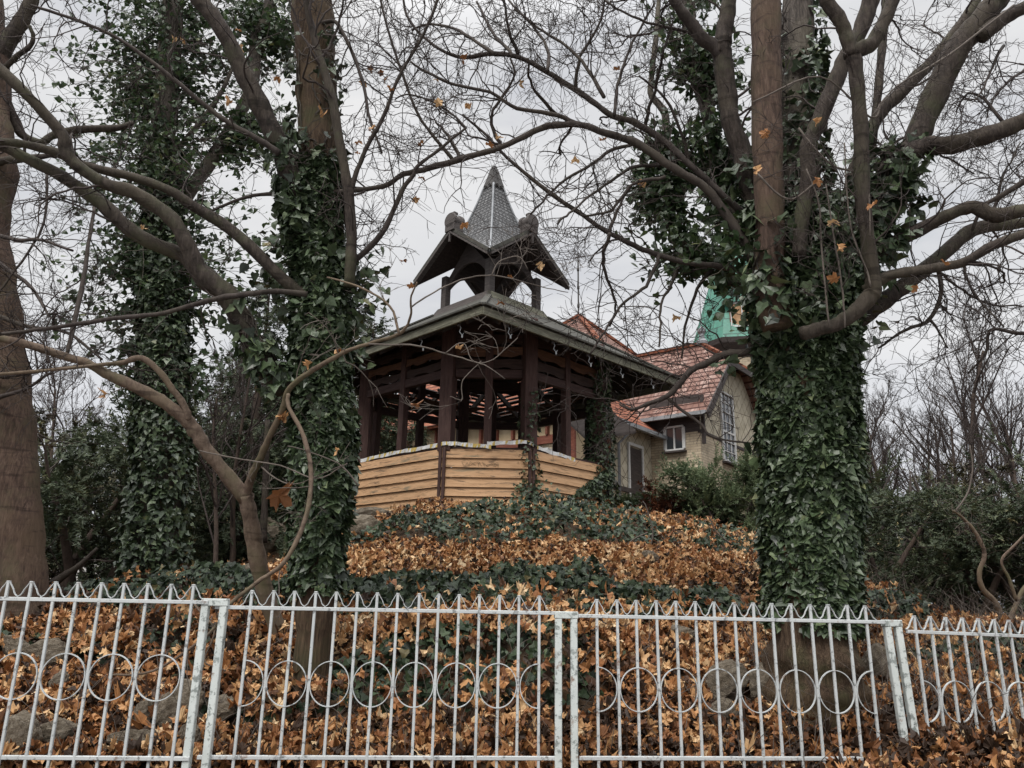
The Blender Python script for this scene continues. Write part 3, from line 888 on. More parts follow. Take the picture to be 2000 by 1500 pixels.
# cross gables
HL = 1.49 * SQ; ZC, ZP = 7.58, 8.36
corner = {(1, 1): C0 + (E1 + E2) * HL, (1, -1): C0 + (E1 - E2) * HL, (-1, 1): C0 + (-E1 + E2) * HL, (-1, -1): C0 - (E1 + E2) * HL}
O = C0 + UZ * ZP
for e, f in ((E1, E2), (E2, E1), (-E1, E2), (-E2, E1)):
    pk = C0 + e * HL + UZ * ZP
    rp = MB()
    for sgn in (-1, 1):
        co = C0 + e * HL + f * sgn * HL + UZ * ZC
        nrm = np.cross(pk - co, O - co); nrm /= np.linalg.norm(nrm)
        if nrm[2] < 0: nrm = -nrm
        rp.prism([co, pk, O], nrm * .03)
    rp.build("gable_roof", M["slate"], gz)
    sf = MB()
    for sgn in (-1, 1):
        co = C0 + e * (HL - .01) + f * sgn * (HL - .01) + UZ * (ZC - .005)
        pk2 = C0 + e * (HL - .01) + UZ * (ZP - .005); O2 = O - UZ * .005
        nrm = np.cross(pk2 - co, O2 - co); nrm /= np.linalg.norm(nrm)
        if nrm[2] > 0: nrm = -nrm
        sf.prism([co, pk2, O2], nrm * .025)
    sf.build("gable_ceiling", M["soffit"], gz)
    for sgn in (-1, 1):
        co = C0 + e * (HL + .01) + f * sgn * (HL + .0) + UZ * (ZC - .035)
        pk2 = C0 + e * (HL + .01) + UZ * (ZP - .035)
        MB().beam(co, pk2, .035, .10, e).build("barge_board", M["lantern"], gz)
        MB().beam(co + UZ * .075 + e * .012, pk2 + UZ * .075 + e * .012, .07, .035, e).build("barge_cap", M["felt"], gz)
    # volute block with discs on the gable peak
    vb = MB()
    cc = C0 + e * (HL - .06) + UZ * (ZP + .20)
    th = np.linspace(0, 2 * PI, 21)[:-1]
    for ca, ra, th0 in ((0, .155, .25),):
        rings = []
        for s_, rr_ in ((-.13, .10), (-.13, .155), (-.06, .155), (-.055, .125), (.055, .125), (.06, .155), (.13, .155), (.13, .10)):
            rings.append(np.array([cc + e * s_ + f * rr_ * math.cos(q) + UZ * rr_ * math.sin(q) for q in th]))
        vb.loft(rings)
    vb.box(C0 + e * (HL - .05) + UZ * (ZP + .06), .24, .26, .16, [e, f, UZ])
    vb.box(C0 + e * (HL - .04) + UZ * (ZP + .37), .10, .12, .05, [e, f, UZ])
    vb.build("gable_scroll", M["lantern"], gz, bevel=.006)
    MB().beam(C0 + e * (HL + .045) + UZ * (ZP + .06), C0 + e * (HL + .045) + UZ * (ZP - .24), .035, .03, e).build("gable_pendant", M["lantern"], gz)
# spire, flared, four sided with corners on the valleys
prof = [(1.44, 7.61), (1.12, 7.92), (.86, 8.28), (.70, 8.54), (.585, 8.76), (.46, 9.02), (.355, 9.27), (.27, 9.50), (.20, 9.72)]
pr = smooth_path([(a, b, 0) for a, b in prof], 3)
for k in range(4):
    mb = MB(); Vv = []; F = []
    vs = [np.array([0, -1, 0]), np.array([1, 0, 0]), np.array([0, 1, 0]), np.array([-1, 0, 0])]
    rm = np.interp(8.40, pr[:, 1], pr[:, 0])
    for r_, z_, _ in pr:
        q_, zq = (r_, z_) if z_ > 8.40 else (rm, 8.40 - .0004 * (8.4 - z_))
        Vv += [C0 + vs[k] * r_ + UZ * z_, C0 + (vs[k] + vs[(k+1)%4]) * .5 * q_ + UZ * zq, C0 + vs[(k+1)%4] * r_ + UZ * z_]
    F = []
    for i in range(len(pr) - 1):
        F += [(3*i, 3*i+1, 3*i+4, 3*i+3), (3*i+1, 3*i+2, 3*i+5, 3*i+4)]
    mb.add(Vv, F); mb.build("spire_slope", M["slate"], gz)
    hp = MB(); hp.tube(np.array([C0 + vs[k] * (r_ + .004) + UZ * z_ for r_, z_, _ in pr]), .022, 6); hp.build("spire_hip", M["zinc"], gz, smooth=True)
cap = MB()
cap.loft([np.array(sq(.235, 9.66)), np.array(sq(.22, 9.72)), np.array(sq(.15, 9.93)), np.array(sq(.085, 10.13)), np.array(sq(.07, 10.16))])
cap.box(C0 + UZ * 10.18, .085, .085, .05, [E1, E2, UZ])
cap.build("spire_cap", M["iron"], gz)
for k in range(4):
    for t in (-.5, .5):
        p = sq(.215, 9.70)[k] * (.5 + t * .5) + sq(.215, 9.70)[(k+1)%4] * (.5 - t * .5)
        p = p * .8 + (sq(.215, 9.70)[k] + sq(.215, 9.70)[(k+1)%4]) / 2 * .2
        th = np.linspace(0, 6.0, 14)
        e = (sq(1, 0)[k] + sq(1, 0)[(k+1)%4]) / 2 - C0; e[2] = 0; e /= np.linalg.norm(e); f = np.cross(e, UZ)
        MB().tube(np.array([p + e * .02 + f * (.035 - .003*q) * math.cos(q) + UZ * (.035 - .003*q) * math.sin(q) for q in th]), .012, 6).build("cap_scroll", M["iron"], gz, smooth=True)

# hanging lamp hooks under the near eaves
for k, ts in ((3, (.72, .90)), (0, (.10, .30, .47, .64, .82))):
    lo = sq(HD - .05, 5.60)
    for t in ts:
        p = lo[k] + (lo[(k+1)%4] - lo[k]) * t
        mb = MB()
        MB().box(p - UZ * .02, .05, .04, .09).build("lamp_clip", M["timber_dark"], gz)
        mb.tube(np.array([p - UZ*.04, p + [.03, -.01, -.09], p + [.01, 0, -.15], p + [.05, 0, -.20], p + [.07, 0, -.17]]), .008, 5)
        mb.box(p + np.array([.05, 0, -.215]), .022, .022, .05)
        mb.build("lamp_wire", M["zinc"], gz)
# lean-to plank roof remnant behind the right post
q = MB(); p0 = at(1170, 790, 16.6); p1 = at(1243, 846, 15.6)
q.prism([p0, p1, p1 + [-.9, 1.0, 0], p0 + [-.9, 1.0, .05]], (0, 0, .06)); q.build("rear_canopy", M["timber_dark"], gz)

# graffiti on the front cladding
tg = TubeBatch()
zx = lambda x, y: at(880 + x / 16.67, 890 + y / 16.67 , 12.0 - .128)
def stroke(*pts): 
    P = np.array([zx(*p) for p in pts]); tg.add(smooth_path(P, 2), .0032, 4)
for st in ([(490,160),(360,190),(470,345),(540,205),(595,345),(638,190)], [(640,185),(735,260),(820,320)], [(800,220),(730,250),(655,315)],
           [(800,215),(880,205),(920,360)], [(905,190),(960,260),(1010,340)], [(900,290),(920,250),(960,205)], [(1030,195),(1070,280),(1120,350)], [(1060,230),(1150,300),(1220,355)],
           [(1150,330),(1230,335),(1290,270),(1180,300)], [(1280,310),(1330,250),(1400,205)], [(1410,190),(1440,290),(1455,370)], [(1330,290),(1440,270),(1545,300)], [(1440,265),(1545,225),(1548,400)], [(1380,330),(1460,340),(1530,310)]):
    stroke(*st)
g = tg.build("scratched_tag", M["graffiti"], None)
tag(g, "thin scratched angular scrawl on the second board of the front panel", "graffiti")

# barrier tape sagging along the parapet
def tape(pts, label, w=.06):
    P = smooth_path(np.array(pts), 8)
    mb = MB(); Vv = []; F = []
    n = len(P)
    for i, p in enumerate(P):
        wv = .012 * math.sin(i * .9) + .008 * math.sin(i * 2.3)
        Vv += [p + [0, wv, -w/2 * (1 + .2 * math.sin(i*.7))], p + [0, wv + .012 * math.sin(i * 1.3), w/2]]
    F = [(2*i, 2*i+2, 2*i+3, 2*i+1) for i in range(n - 1)]
    mb.add(Vv, F)
    o = mb.build("barrier_tape", M["tape"])
    m = o.modifiers.new("sol", "SOLIDIFY"); m.thickness = .003
    tag(o, label, "tape")
po = lambda k, t, dz=0, do=.15: (OV[k] + (OV[(k+1)%8] - OV[k]) * t) + UZ * (RAIL + .03 + dz) + np.array([0, -do, 0])
tape([po(7, .02, -.02), po(7, .25, .0), po(7, .5, .015), po(7, .75, .01), po(7, .97, .02), po(0, .1, .02), po(0, .3, .0), po(0, .55, -.02)], "white and yellow barrier tape along the left and front parapet edge")
tape([po(0, .5, .03, .16), po(0, .75, .045, .16), po(0, .98, .06, .16), po(1, .15, .0), po(1, .4, -.03), po(1, .62, -.06)], "white and yellow barrier tape slung round the ivy covered right post")
# ================================================================ trees
def z4(*a): return [(x / 2.679, y / 2.679) for x, y in a]
def z5(*a): return [(x / 2.307, y / 2.307 + 500) for x, y in a]
def z6(*a): return [(1300 + x / 2.5, y / 2.5) for x, y in a]
def z8(*a): return [(600 + x / 2.667, y / 2.667) for x, y in a]

class Tree:
    def __init__(s, name, base, label, cat="tree", group=None, twig_mat="twig", dY=0):
        s.root = empty(name, base, 0, label, cat, group)
        s.dY = dY; s.tw = TubeBatch(); s.limbs = []; s.tm = twig_mat; s.ntw = 0; s.ends = []
    def path(s, pts, w, Y0, Y1):
        n = len(pts)
        w = np.interp(np.linspace(0, 1, n), np.linspace(0, 1, len(w)), w)
        seg = np.r_[0, np.cumsum([math.dist(a, b) for a, b in zip(pts[:-1], pts[1:])])]; seg /= seg[-1]
        P = []
        for (x, y), ww, t in zip(pts, w, seg):
            p = at(x, y, max(3.9, Y0 + (Y1 - Y0) * t + s.dY))
            P.append([*p, ww / 2 * mpp(p)])
        return np.array(P)
    def limb(s, pts, w, Y0, Y1, mat="bark_brown", name="limb", sides=14, wob=.05, sub=5, tw=True, jit=.006, dens=1.0, level=0):
        P = smooth_path(s.path(pts, w, Y0, Y1), sub)
        k = np.linspace(0, 1, len(P))
        r = np.abs(P[:, 3])
        # low frequency wander and small knots
        P[1:, :3] += np.stack([np.convolve(rng.normal(0, jit, len(P) + 4), np.ones(5) / 5, "valid") for _ in range(3)], 1)[1:]
        r = r * (1 + .05 * np.sin(np.arange(len(P)) * 1.7 + rng.random() * 6) + rng.normal(0, .02, len(P)))
        mb = MB(); mb.tube(P[:, :3], r, sides, wob=wob)
        mb.build(name, M[mat], s.root, smooth=True, uv=False)
        s.limbs.append((P[:, :3], r, dens if tw else 0))
        return P
    def grow(s, p, d, L, r, lev, up=.25, maxlev=2, nch=(4, 3, 2)):
        n = max(4, int(L / .05)); n = min(n, 15)
        P = [p]; d = d / np.linalg.norm(d)
        kink = .26 if lev == 0 else .36
        for i in range(n - 1):
            d = d + rng.normal(0, kink, 3) + np.array([0, 0, up * .12])
            d /= np.linalg.norm(d)
            P.append(P[-1] + d * L / (n - 1))
        P = np.array(P)
        s.tw.add(P, np.linspace(r, max(r * .35, .0014), n), 5 if r > .008 else 3)
        s.ntw += 1
        if lev == maxlev: s.ends.append(P[-1])
        if lev < maxlev:
            m = max(1, int(rng.poisson(nch[lev] * min(1.5, L / (.7, .3, .12)[lev]))))
            for t in np.sort(rng.uniform(.22, 1, m)):
                i = min(n - 2, int(t * (n - 1)))
                td = P[i + 1] - P[i]; td /= np.linalg.norm(td)
                for side in ((1, -1) if rng.random() < .4 and lev > 0 else (1,)):
                    q = np.cross(td, rng.normal(0, 1, 3)); q /= np.linalg.norm(q) + 1e-9
                    nd = td * .75 + q * .8 * side + np.array([0, 0, up * .5])
                    s.grow(P[i], nd, L * rng.uniform(.3, .6), max(r * rng.uniform(.4, .62), .0017), lev + 1, up, maxlev, nch)
    def twigs(s, dens=4.0, L=(.35, 1.1), up=.25, nch=(4, 3, 2), ybias=.6, rmax=.012, minr=0):
        for P, r, k in s.limbs:
            if not k: continue
            seg = np.linalg.norm(np.diff(P, axis=0), axis=1); tot = seg.sum()
            n = rng.poisson(dens * k * tot)
            cum = np.r_[0, np.cumsum(seg)] / tot
            for t in rng.uniform(.12, 1, n):
                i = min(len(P) - 2, np.searchsorted(cum, t) - 1)
                td = P[i + 1] - P[i]; td /= np.linalg.norm(td)
                q = np.cross(td, rng.normal(0, 1, 3)); q[1] *= ybias; q /= np.linalg.norm(q) + 1e-9
                d = td * .7 + q * .8 + np.array([0, 0, up])
                ll = rng.uniform(*L) * (.6 + .4 * t)
                s.grow(P[i] + q * r[i] * .5, d, ll, min(r[i] * .5, rmax * ll / L[1] * rng.uniform(.6, 1.2)), 0, up, 2, nch)
    def finish(s):
        if s.ntw:
            o = s.tw.build("fine_twigs", M[s.tm], s.root)
            tag(o, kind="stuff")

def ivy_on(tree, path, n, thick, size=(.065, .105), mat="ivy", cover=None, name="ivy", t0=0, t1=1, tmpl=IVY, stems=True, droop=.6, front=.25):
    """leaves round a tube path (k,4)"""
    P = path; seg = np.r_[0, np.cumsum(np.linalg.norm(np.diff(P[:, :3], axis=0), axis=1))]; seg /= seg[-1]
    t = rng.uniform(t0, t1, n); th = rng.uniform(0, 2 * PI, n)
    c = np.stack([np.interp(t, seg, P[:, i]) for i in range(4)], 1)
    T, A, B = frames(P[:, :3])
    a = np.stack([np.interp(t, seg, A[:, i]) for i in range(3)], 1); b = np.stack([np.interp(t, seg, B[:, i]) for i in range(3)], 1)
    o = np.cos(th)[:, None] * a + np.sin(th)[:, None] * b
    L = np.linalg.norm(np.diff(P[:, :3], axis=0), axis=1).sum()
    cl = vnoise(th * 1.2 + 10, t * L * 2.2, .55, 21) * .6 + vnoise(th * 1.5, t * L * 2.2, 1.3, 22) * .5
    keep = np.ones(n, bool)
    if cover is not None:
        cv = np.interp(t, np.linspace(t0, t1, len(cover)), cover)
        keep = rng.random(n) < np.clip(cv + .08 + cl * 1.2 * np.clip(1.25 - cv, .25, 1), 0, 1)
    # skip most leaves on the side no near viewpoint can see
    keep &= (o[:, 1] < .45) | (rng.random(n) < front)
    th, t, c, o, cl = th[keep], t[keep], c[keep], o[keep], cl[keep]
    n = len(t)
    th_ = np.interp(t, np.linspace(t0, t1, 2 if np.isscalar(thick) else len(thick)), [thick, thick] if np.isscalar(thick) else thick)
    rad = c[:, 3] + th_ * (rng.random(n)**.8 * .7 + .6 * (cl + .35).clip(0, 1.2))
    pos = c[:, :3] + o * rad[:, None]
    Np = o * .75 + np.array([0, 0, .45]) + rng.normal(0, .5, (n, 3))
    Tt = np.array([0, 0, -1.0]) * droop + o * .35 + rng.normal(0, .4, (n, 3))
    sz = rng.uniform(*size, n) * (.6 + .7 * rng.random(n))
    me = leaf_mesh(name, pos, Np, Tt, sz, tmpl, M[mat], .2, np.clip(rng.normal(.42, .2, n), 0, .965), .12)
    ob = link(name, me, tree.root)
    if stems:
        tb = TubeBatch()
        for _ in range(max(4, int(L * 5))):
            tt = np.sort(rng.uniform(t0, t1, 2)); tt = np.linspace(tt[0], min(tt[1], tt[0] + .35), 14)
            cc = np.stack([np.interp(tt, seg, P[:, i]) for i in range(4)], 1)
            aa = np.stack([np.interp(tt, seg, A[:, i]) for i in range(3)], 1); bb = np.stack([np.interp(tt, seg, B[:, i]) for i in range(3)], 1)
            q = rng.uniform(0, 6.28) + np.cumsum(rng.normal(0, .15, 14))
            tb.add(cc[:, :3] + (cc[:, 3] * 1.03)[:, None] * (np.cos(q)[:, None] * aa + np.sin(q)[:, None] * bb), .006, 4)
        tag(tb.build("ivy_stem", M["bark_grey"], tree.root), kind="stuff")
    return ob

def ivy_sprays(tree, path, n, L, leaves=13, size=(.06, .10), t0=0, t1=1, mat="ivy_far", name="ivy_foliage", droop=.35, ymax=.5):
    P = path; seg = np.r_[0, np.cumsum(np.linalg.norm(np.diff(P[:, :3], axis=0), axis=1))]; seg /= seg[-1]
    pos, nn, tt, tb = [], [], [], TubeBatch()
    cl = rng.uniform(t0, t1, max(3, n // 14)); ca = rng.uniform(0, 6.28, len(cl))
    for _ in range(n):
        j = rng.integers(len(cl))
        t = np.clip(cl[j] + rng.normal(0, .03), t0, t1); th = ca[j] + rng.normal(0, .8)
        c = np.array([np.interp(t, seg, P[:, i]) for i in range(4)])
        d = np.array([math.cos(th), math.sin(th) * ymax, rng.normal(.15, .35)]); d /= np.linalg.norm(d)
        ln = rng.uniform(*L); k = 8; p = c[:3] + d * c[3] * .6; pts = [p]
        for i in range(k):
            d = d + rng.normal(0, .16, 3) + np.array([0, 0, -droop * .14]); d /= np.linalg.norm(d)
            p = p + d * ln / k; pts.append(p)
        pts = np.array(pts); tb.add(pts, np.linspace(.006, .002, k + 1), 4)
        m = rng.integers(leaves - 4, leaves + 5)
        u = rng.uniform(.12, 1, m) * k
        i0 = np.minimum(u.astype(int), k - 1)
        q = pts[i0] + (pts[i0 + 1] - pts[i0]) * (u - i0)[:, None] + rng.normal(0, .045, (m, 3))
        pos.append(q); nn.append(rng.normal(0, .6, (m, 3)) + [0, -.5, .5]); tt.append(rng.normal(0, .5, (m, 3)) + [0, 0, -.8])
    pos = np.vstack(pos); N2 = np.vstack(nn); T2 = np.vstack(tt); m = len(pos)
    o = link(name, leaf_mesh(name, pos, N2, T2, rng.uniform(*size, m), HEART, M[mat], .3, np.clip(rng.normal(.45, .22, m), 0, 1)), tree.root)
    tag(tb.build("ivy_stem", M["bark_grey"], tree.root), kind="stuff")
    return o

_leafme = [leaf_mesh("dry_leaf", np.zeros((1, 3)), np.array([[0, -.6, .6]]) + rng.normal(0, .4, (1, 3)), np.array([[.2, 0, -1.0]]), [1.0], MAPLE, M["litter"], 1.0, [v]) for v in (.25, .4, .5, .6, .7, .85)]
def hang_leaves(tree, pts, size=.10):
    """dead leaves still hanging from the twigs, each its own part"""
    for p in pts:
        o = bpy.data.objects.new("dead_leaf", _leafme[rng.integers(len(_leafme))])
        COL.objects.link(o); o.parent = tree.root; o.matrix_parent_inverse = parent_inv(tree.root)
        o.location = p - np.array([0, 0, size * .3]); s = size * rng.uniform(.75, 1.2); o.scale = (s, s, s)
        o.rotation_euler = (rng.normal(0, .5), rng.normal(0, .5), rng.uniform(0, 6.28))
def near_end(tree, px, py):
    """twig end of the tree closest to a photo pixel"""
    E = np.array(tree.ends)
    q = E - EYE; dz = q @ FWD
    X = 1000 + FPX * (q @ RGT) / dz; Yp = 750 - FPX * (q @ UPV) / dz
    i = np.argmin((X - px)**2 + (Yp - py)**2)
    return E[i]

# ---- 1 big brown trunk at the far left
A = Tree("broadleaf_tree", at(48, 1235, 6.4), "big smooth reddish brown trunk leaning out at the far left edge")
tA = A.limb([(50, 1300), (48, 1235), (42, 1140), (34, 1000), (24, 870), (10, 740), (-12, 600), (-34, 450), (-22, 330), (-18, 230), (-10, 120), (-20, 0), (-40, -120)], [104, 92, 88, 84, 84, 84, 86, 92, 100, 64, 48, 44, 40], 6.4, 6.4, "bark_red", "trunk", 28, .035, jit=.003, tw=False)
A.limb([(-15, 130), (15, 85), (40, 45), (62, 0), (80, -60)], [34, 30, 26, 24, 22], 6.4, 6.3, "bark_brown", dens=.8)
A.limb([(-10, 150), (30, 112), (58, 90), (66, 70), (58, 50)], [12, 10, 9, 8, 7], 6.3, 6.1, "bark_brown", sides=8)
A.limb([(-8, 170), (17, 201), (34, 254), (75, 278), (101, 265), (149, 254), (224, 250), (261, 240)], [16, 15, 15, 15, 15, 14, 13, 10], 6.4, 7.0, "bark_brown", sides=10, dens=.5)
A.limb([(-20, 380), (-5, 320), (40, 311), (110, 302)], [20, 16, 14, 9], 6.4, 6.0, "bark_brown", sides=8, dens=.7)
for q in ([(-20, 610), (60, 640), (130, 650), (200, 700)], [(-20, 735), (60, 728), (120, 716), (175, 712)], [(-20, 780), (50, 760), (100, 730)], [(-30, 450), (30, 470), (75, 468), (140, 490)], [(-20, 500), (60, 560), (95, 620)]):
    A.limb(q, [10, 7, 5], 6.2, 5.8, "bark_dark", sides=7, jit=.012, dens=1.4)
A.limb([(185, 400), (172, 480), (160, 560), (140, 650), (130, 690)], [6, 8, 9, 9, 8], 6.0, 5.6, "bark_dark", sides=7, jit=.01)
A.limb([(92, 340), (90, 400), (74, 460), (20, 540), (-10, 580)], [6, 5, 5, 4], 6.0, 6.0, "bark_dark", sides=6, jit=.012, dens=1.2)
A.twigs(6.5, (.3, .95), .12)
A.finish()

# ---- 2 left ivy tree
B_ = Tree("ivy_clad_tree", at(305, 1195, 8.0), "tall ivy clad tree left of the slender forked tree, ivy spreading wide high up")
tB = B_.limb([(302, 1230), (303, 1140), (310, 980), (313, 850), (318, 700), (318, 560), (318, 420), (320, 262), (330, 112), (338, 0), (345, -90)], [110, 92, 80, 76, 66, 58, 52, 46, 40, 36, 34], 8.0, 8.0, "bark_grey", "trunk", 20, .06, tw=False)
B_.limb([(330, 430), (400, 330), (450, 250), (492, 170), (500, 80), (530, 0), (545, -60)], [28, 26, 24, 24, 24, 24, 24], 8.1, 8.6, "bark_grey", dens=.6)
tB2 = B_.limbs[-1]
B_.limb([(325, 320), (420, 200), (460, 120)], [14, 9, 6], 8.0, 8.0, "bark_grey", sides=8)
ivy_on(B_, tB, 15000, [.16, .14, .12, .12, .10, .08], (.045, .08), t0=0.02, t1=.66, cover=[.95, .95, .95, .95, .95, .85, .55])
ivy_on(B_, tB, 1300, .12, (.06, .10), cover=[.6, .3, .1, .1], t0=.64, t1=1, mat="ivy_far")
ivy_sprays(B_, tB, 520, (.45, 1.4), 15, (.05, .088), t0=.40, t1=.98)
ivy_sprays(B_, tB, 90, (.25, .7), 12, t0=.30, t1=.5)
ivy_sprays(B_, np.column_stack(tB2[:2]), 190, (.25, .9), 15, (.05, .085), t0=.15, t1=.85)
B_.twigs(2.5, (.4, 1.0), .2)
B_.finish()

# ---- 3 second ivy tree with the bare upper trunk
C_ = Tree("ivy_clad_tree", at(612, 1400, 4.95), "ivy wrapped tree left of the gazebo, bare ridged upper trunk, long limbs sweeping left", dY=-1.3)
tC = C_.limb([(604, 1470), (608, 1400), (610, 1290), (620, 1150), (624, 1000), (626, 850), (628, 700), (626, 560), (618, 440), (622, 320), (620, 200), (614, 80), (608, 0), (600, -110)], [110, 84, 66, 76, 84, 88, 86, 84, 74, 74, 74, 78, 80, 76], 6.3, 6.3, "bark_root", "trunk", 28, .05, jit=.003, tw=False)
C_.limb([(600, 470), (572, 380), (552, 300), (515, 224), (478, 149), (448, 86), (418, 37), (388, -5), (350, -70)], [46, 42, 40, 36, 34, 33, 31, 30, 28], 6.2, 5.7, "bark_brown", dens=.7)
C_.limb([(560, 760), (520, 715), (480, 640), (440, 575), (392, 534), (366, 478), (330, 425), (261, 377), (205, 358), (149, 321), (127, 291), (119, 261), (75, 209), (0, 138), (-60, 90)], [44, 44, 42, 42, 36, 32, 28, 26, 24, 24, 24, 22, 21, 22, 20], 6.2, 5.3, "bark_brown", dens=.7)
C_.limb([(440, 575), (392, 530), (355, 497), (291, 470), (243, 441), (187, 388), (123, 347), (56, 310), (0, 284), (-60, 262)], [38, 34, 30, 28, 27, 26, 24, 22, 18, 16], 6.05, 5.7, "bark_brown", dens=.7)
C_.limb([(600, 580), (564, 556), (467, 463), (373, 400), (336, 373), (261, 347), (160, 321), (112, 299), (56, 284), (0, 276), (-60, 270)], [26, 24, 22, 20, 18, 17, 16, 18, 16, 14, 12], 6.15, 5.6, "bark_brown", dens=.8)
C_.limb([(682, 560), (686, 474), (679, 373), (664, 280), (649, 194), (631, 131), (612, 67), (597, 0), (585, -60)], [22, 20, 20, 19, 17, 15, 13, 12, 11], 6.05, 5.8, "bark_brown", dens=1)
C_.limb([(681, 400), (692, 345), (706, 310), (720, 280), (750, 225), (780, 150), (825, 67), (851, 7), (865, -40)], [12, 10, 9, 8, 7, 6, 6, 5], 6.0, 5.6, "bark_dark", sides=8)
C_.limb([(600, 575), (542, 569), (470, 575), (412, 587), (368, 597), (303, 615), (195, 626), (87, 643), (0, 652), (-50, 658)], [12, 11, 11, 10, 9, 9, 8, 7, 6], 6.0, 5.6, "bark_dark", sides=9, dens=1.2)
C_.limb([(680, 515), (697, 505), (735, 470), (754, 444), (788, 368), (807, 342), (818, 322), (870, 285), (911, 251)], [14, 12, 11, 10, 9, 7, 6, 5], 6.1, 5.9, "bark_dark", sides=9, dens=1.1)
C_.limb([(600, 60), (648, 40), (668, 60), (690, 110), (712, 170), (722, 230), (745, 300)], [9, 8, 7, 6, 5], 6.2, 6.0, "bark_dark", sides=8, dens=1.4)
C_.limb([(889, 319), (844, 262), (810, 210), (769, 94), (742, -5), (735, -60)], [8, 6, 6, 5, 4, 4], 6.6, 6.4, "bark_dark", sides=7, dens=1.2)
C_.limb([(911, 251), (885, 225), (850, 200), (800, 185), (770, 195)], [5, 4, 3], 5.9, 5.9, "bark_dark", sides=6, dens=2)
C_.limb([(545, 300), (500, 268), (440, 235), (370, 180), (290, 115), (220, 70), (150, 40), (60, 10)], [13, 11, 9, 8, 7, 6, 5], 5.9, 5.5, "bark_dark", sides=8, dens=1.1)
C_.limb([(700, 950), (660, 905), (610, 885), (560, 870)], [3.4, 2.72, 2.04], 5.9, 5.8, "twig_light", sides=6, dens=1)
ivy_on(C_, tC, 19000, [.03, .07, .08, .08, .07, .07, .06], (.036, .070), t0=.15, t1=.66, cover=[.25, .85, .95, .95, .95, .95, .8])
ivy_on(C_, tC, 1100, .09, (.05, .085), t0=.62, t1=.84, cover=[.7, .28, .22, .05], stems=True)
L2 = C_.limbs[1]; ivy_on(C_, np.column_stack(L2[:2]), 600, .06, (.05, .08), t0=0, t1=.35, cover=[1, .8, .3])
L3 = C_.limbs[2]; ivy_on(C_, np.column_stack(L3[:2]), 450, .06, (.05, .08), t0=0, t1=.22, cover=[1, .8, .2])
ivy_sprays(C_, tC, 60, (.2, .5), 12, (.05, .085), t0=.42, t1=.66, mat="ivy")
C_.twigs(6.8, (.3, 1.0), .16)
hang_leaves(C_, [near_end(C_, *p) for p in ((480, 50), (505, 70), (345, 75), (355, 78), (460, 200), (540, 145), (635, 218), (292, 445), (705, 160), (720, 132), (742, 140), (753, 150), (702, 278), (722, 238), (732, 262), (725, 250), (810, 380), (830, 340), (785, 580), (905, 110), (862, 145), (948, 185), (865, 190), (770, 170), (825, 260), (950, 270), (700, 290))], .052)
C_.finish()

# ---- 4 slender forked tree in front
D = Tree("slender_tree", at(545, 1250, 5.6), "slender pale brown tree forking low in front of the left ivy trunks", twig_mat="twig_light")
D.limb([(605, 1440), (575, 1330), (545, 1240), (522, 1170), (498, 1063), (486, 1000), (481, 968)], [40, 34, 33, 32, 30, 30, 31], 5.7, 5.2, "bark_slender", "trunk", 18, .05, tw=False)
D.limb([(483, 975), (433, 916), (400, 870), (381, 842), (360, 816), (320, 785), (282, 764), (217, 734), (173, 712), (121, 695), (56, 673), (0, 660), (-60, 645)], [29, 28, 27, 26, 25, 24, 22, 19, 17, 16, 15, 14, 13], 5.2, 4.6, "bark_slender", dens=.5)
D.limb([(481, 975), (490, 935), (503, 907), (520, 868), (550, 803), (562, 764), (594, 734), (640, 705), (676, 686), (720, 672), (780, 653), (803, 620), (803, 585), (812, 550)], [22, 17, 15, 13, 12, 11, 10, 9, 8, 7, 6, 5, 4, 3], 5.2, 4.0, "bark_slender", sides=10, dens=.8)
D.limb([(368, 818), (364, 803), (342, 769), (321, 738), (277, 699), (240, 708), (195, 712), (110, 722), (0, 730), (-40, 735)], [15, 14, 13, 12, 11, 8, 7, 6, 5], 5.0, 4.6, "bark_slender", sides=9, dens=.6)
D.limb([(563, 770), (563, 795), (594, 855), (607, 933), (594, 1020), (555, 1098), (498, 1141), (450, 1180), (405, 1240), (300, 1310), (215, 1318)], [7, 8, 9, 9, 9, 9, 8, 7, 6, 5, 4], 4.45, 4.25, "bark_slender", sides=8, dens=.5)
D.limb([(390, 880), (470, 897), (550, 910), (620, 935), (680, 905)], [2.72, 3.4, 2.72, 2.04], 5.0, 4.3, "twig_light", sides=6, dens=1)
D.limb([(503, 907), (540, 935), (575, 945), (620, 930), (668, 908)], [3.4, 2.72, 2.04, 2.04], 5.1, 4.3, "twig_light", sides=6, dens=1)
D.limb([(720, 672), (800, 672), (870, 690), (920, 705), (950, 715), (985, 740)], [4.08, 3.4, 2.72, 2.72, 2.04], 4.2, 4.2, "twig_light", sides=6, dens=1.2)
D.limb([(870, 690), (905, 670), (925, 705), (965, 700), (1010, 660)], [2.38, 2.04, 2.04, 1.7], 4.2, 4.2, "twig_light", sides=6, dens=.8)
D.limb([(780, 653), (760, 600), (700, 560), (640, 540)], [6, 5, 4, 3], 4.05, 4.1, "bark_slender", sides=7, dens=1)
D.limb([(803, 600), (850, 570), (900, 545), (950, 538), (1000, 545), (1060, 560), (1110, 570)], [3.4, 3.06, 2.72, 2.72, 2.38, 2.04, 1.7], 4.0, 4.4, "twig_light", sides=6, dens=1.4)
D.limb([(960, 538), (975, 510), (1010, 500), (1030, 525)], [2.38, 2.04, 1.7], 4.2, 4.2, "twig_light", sides=6, dens=1)
D.limb([(940, 705), (905, 740), (903, 780), (880, 775)], [2.04, 1.77, 1.63], 4.2, 4.2, "twig_light", sides=5, dens=.5)
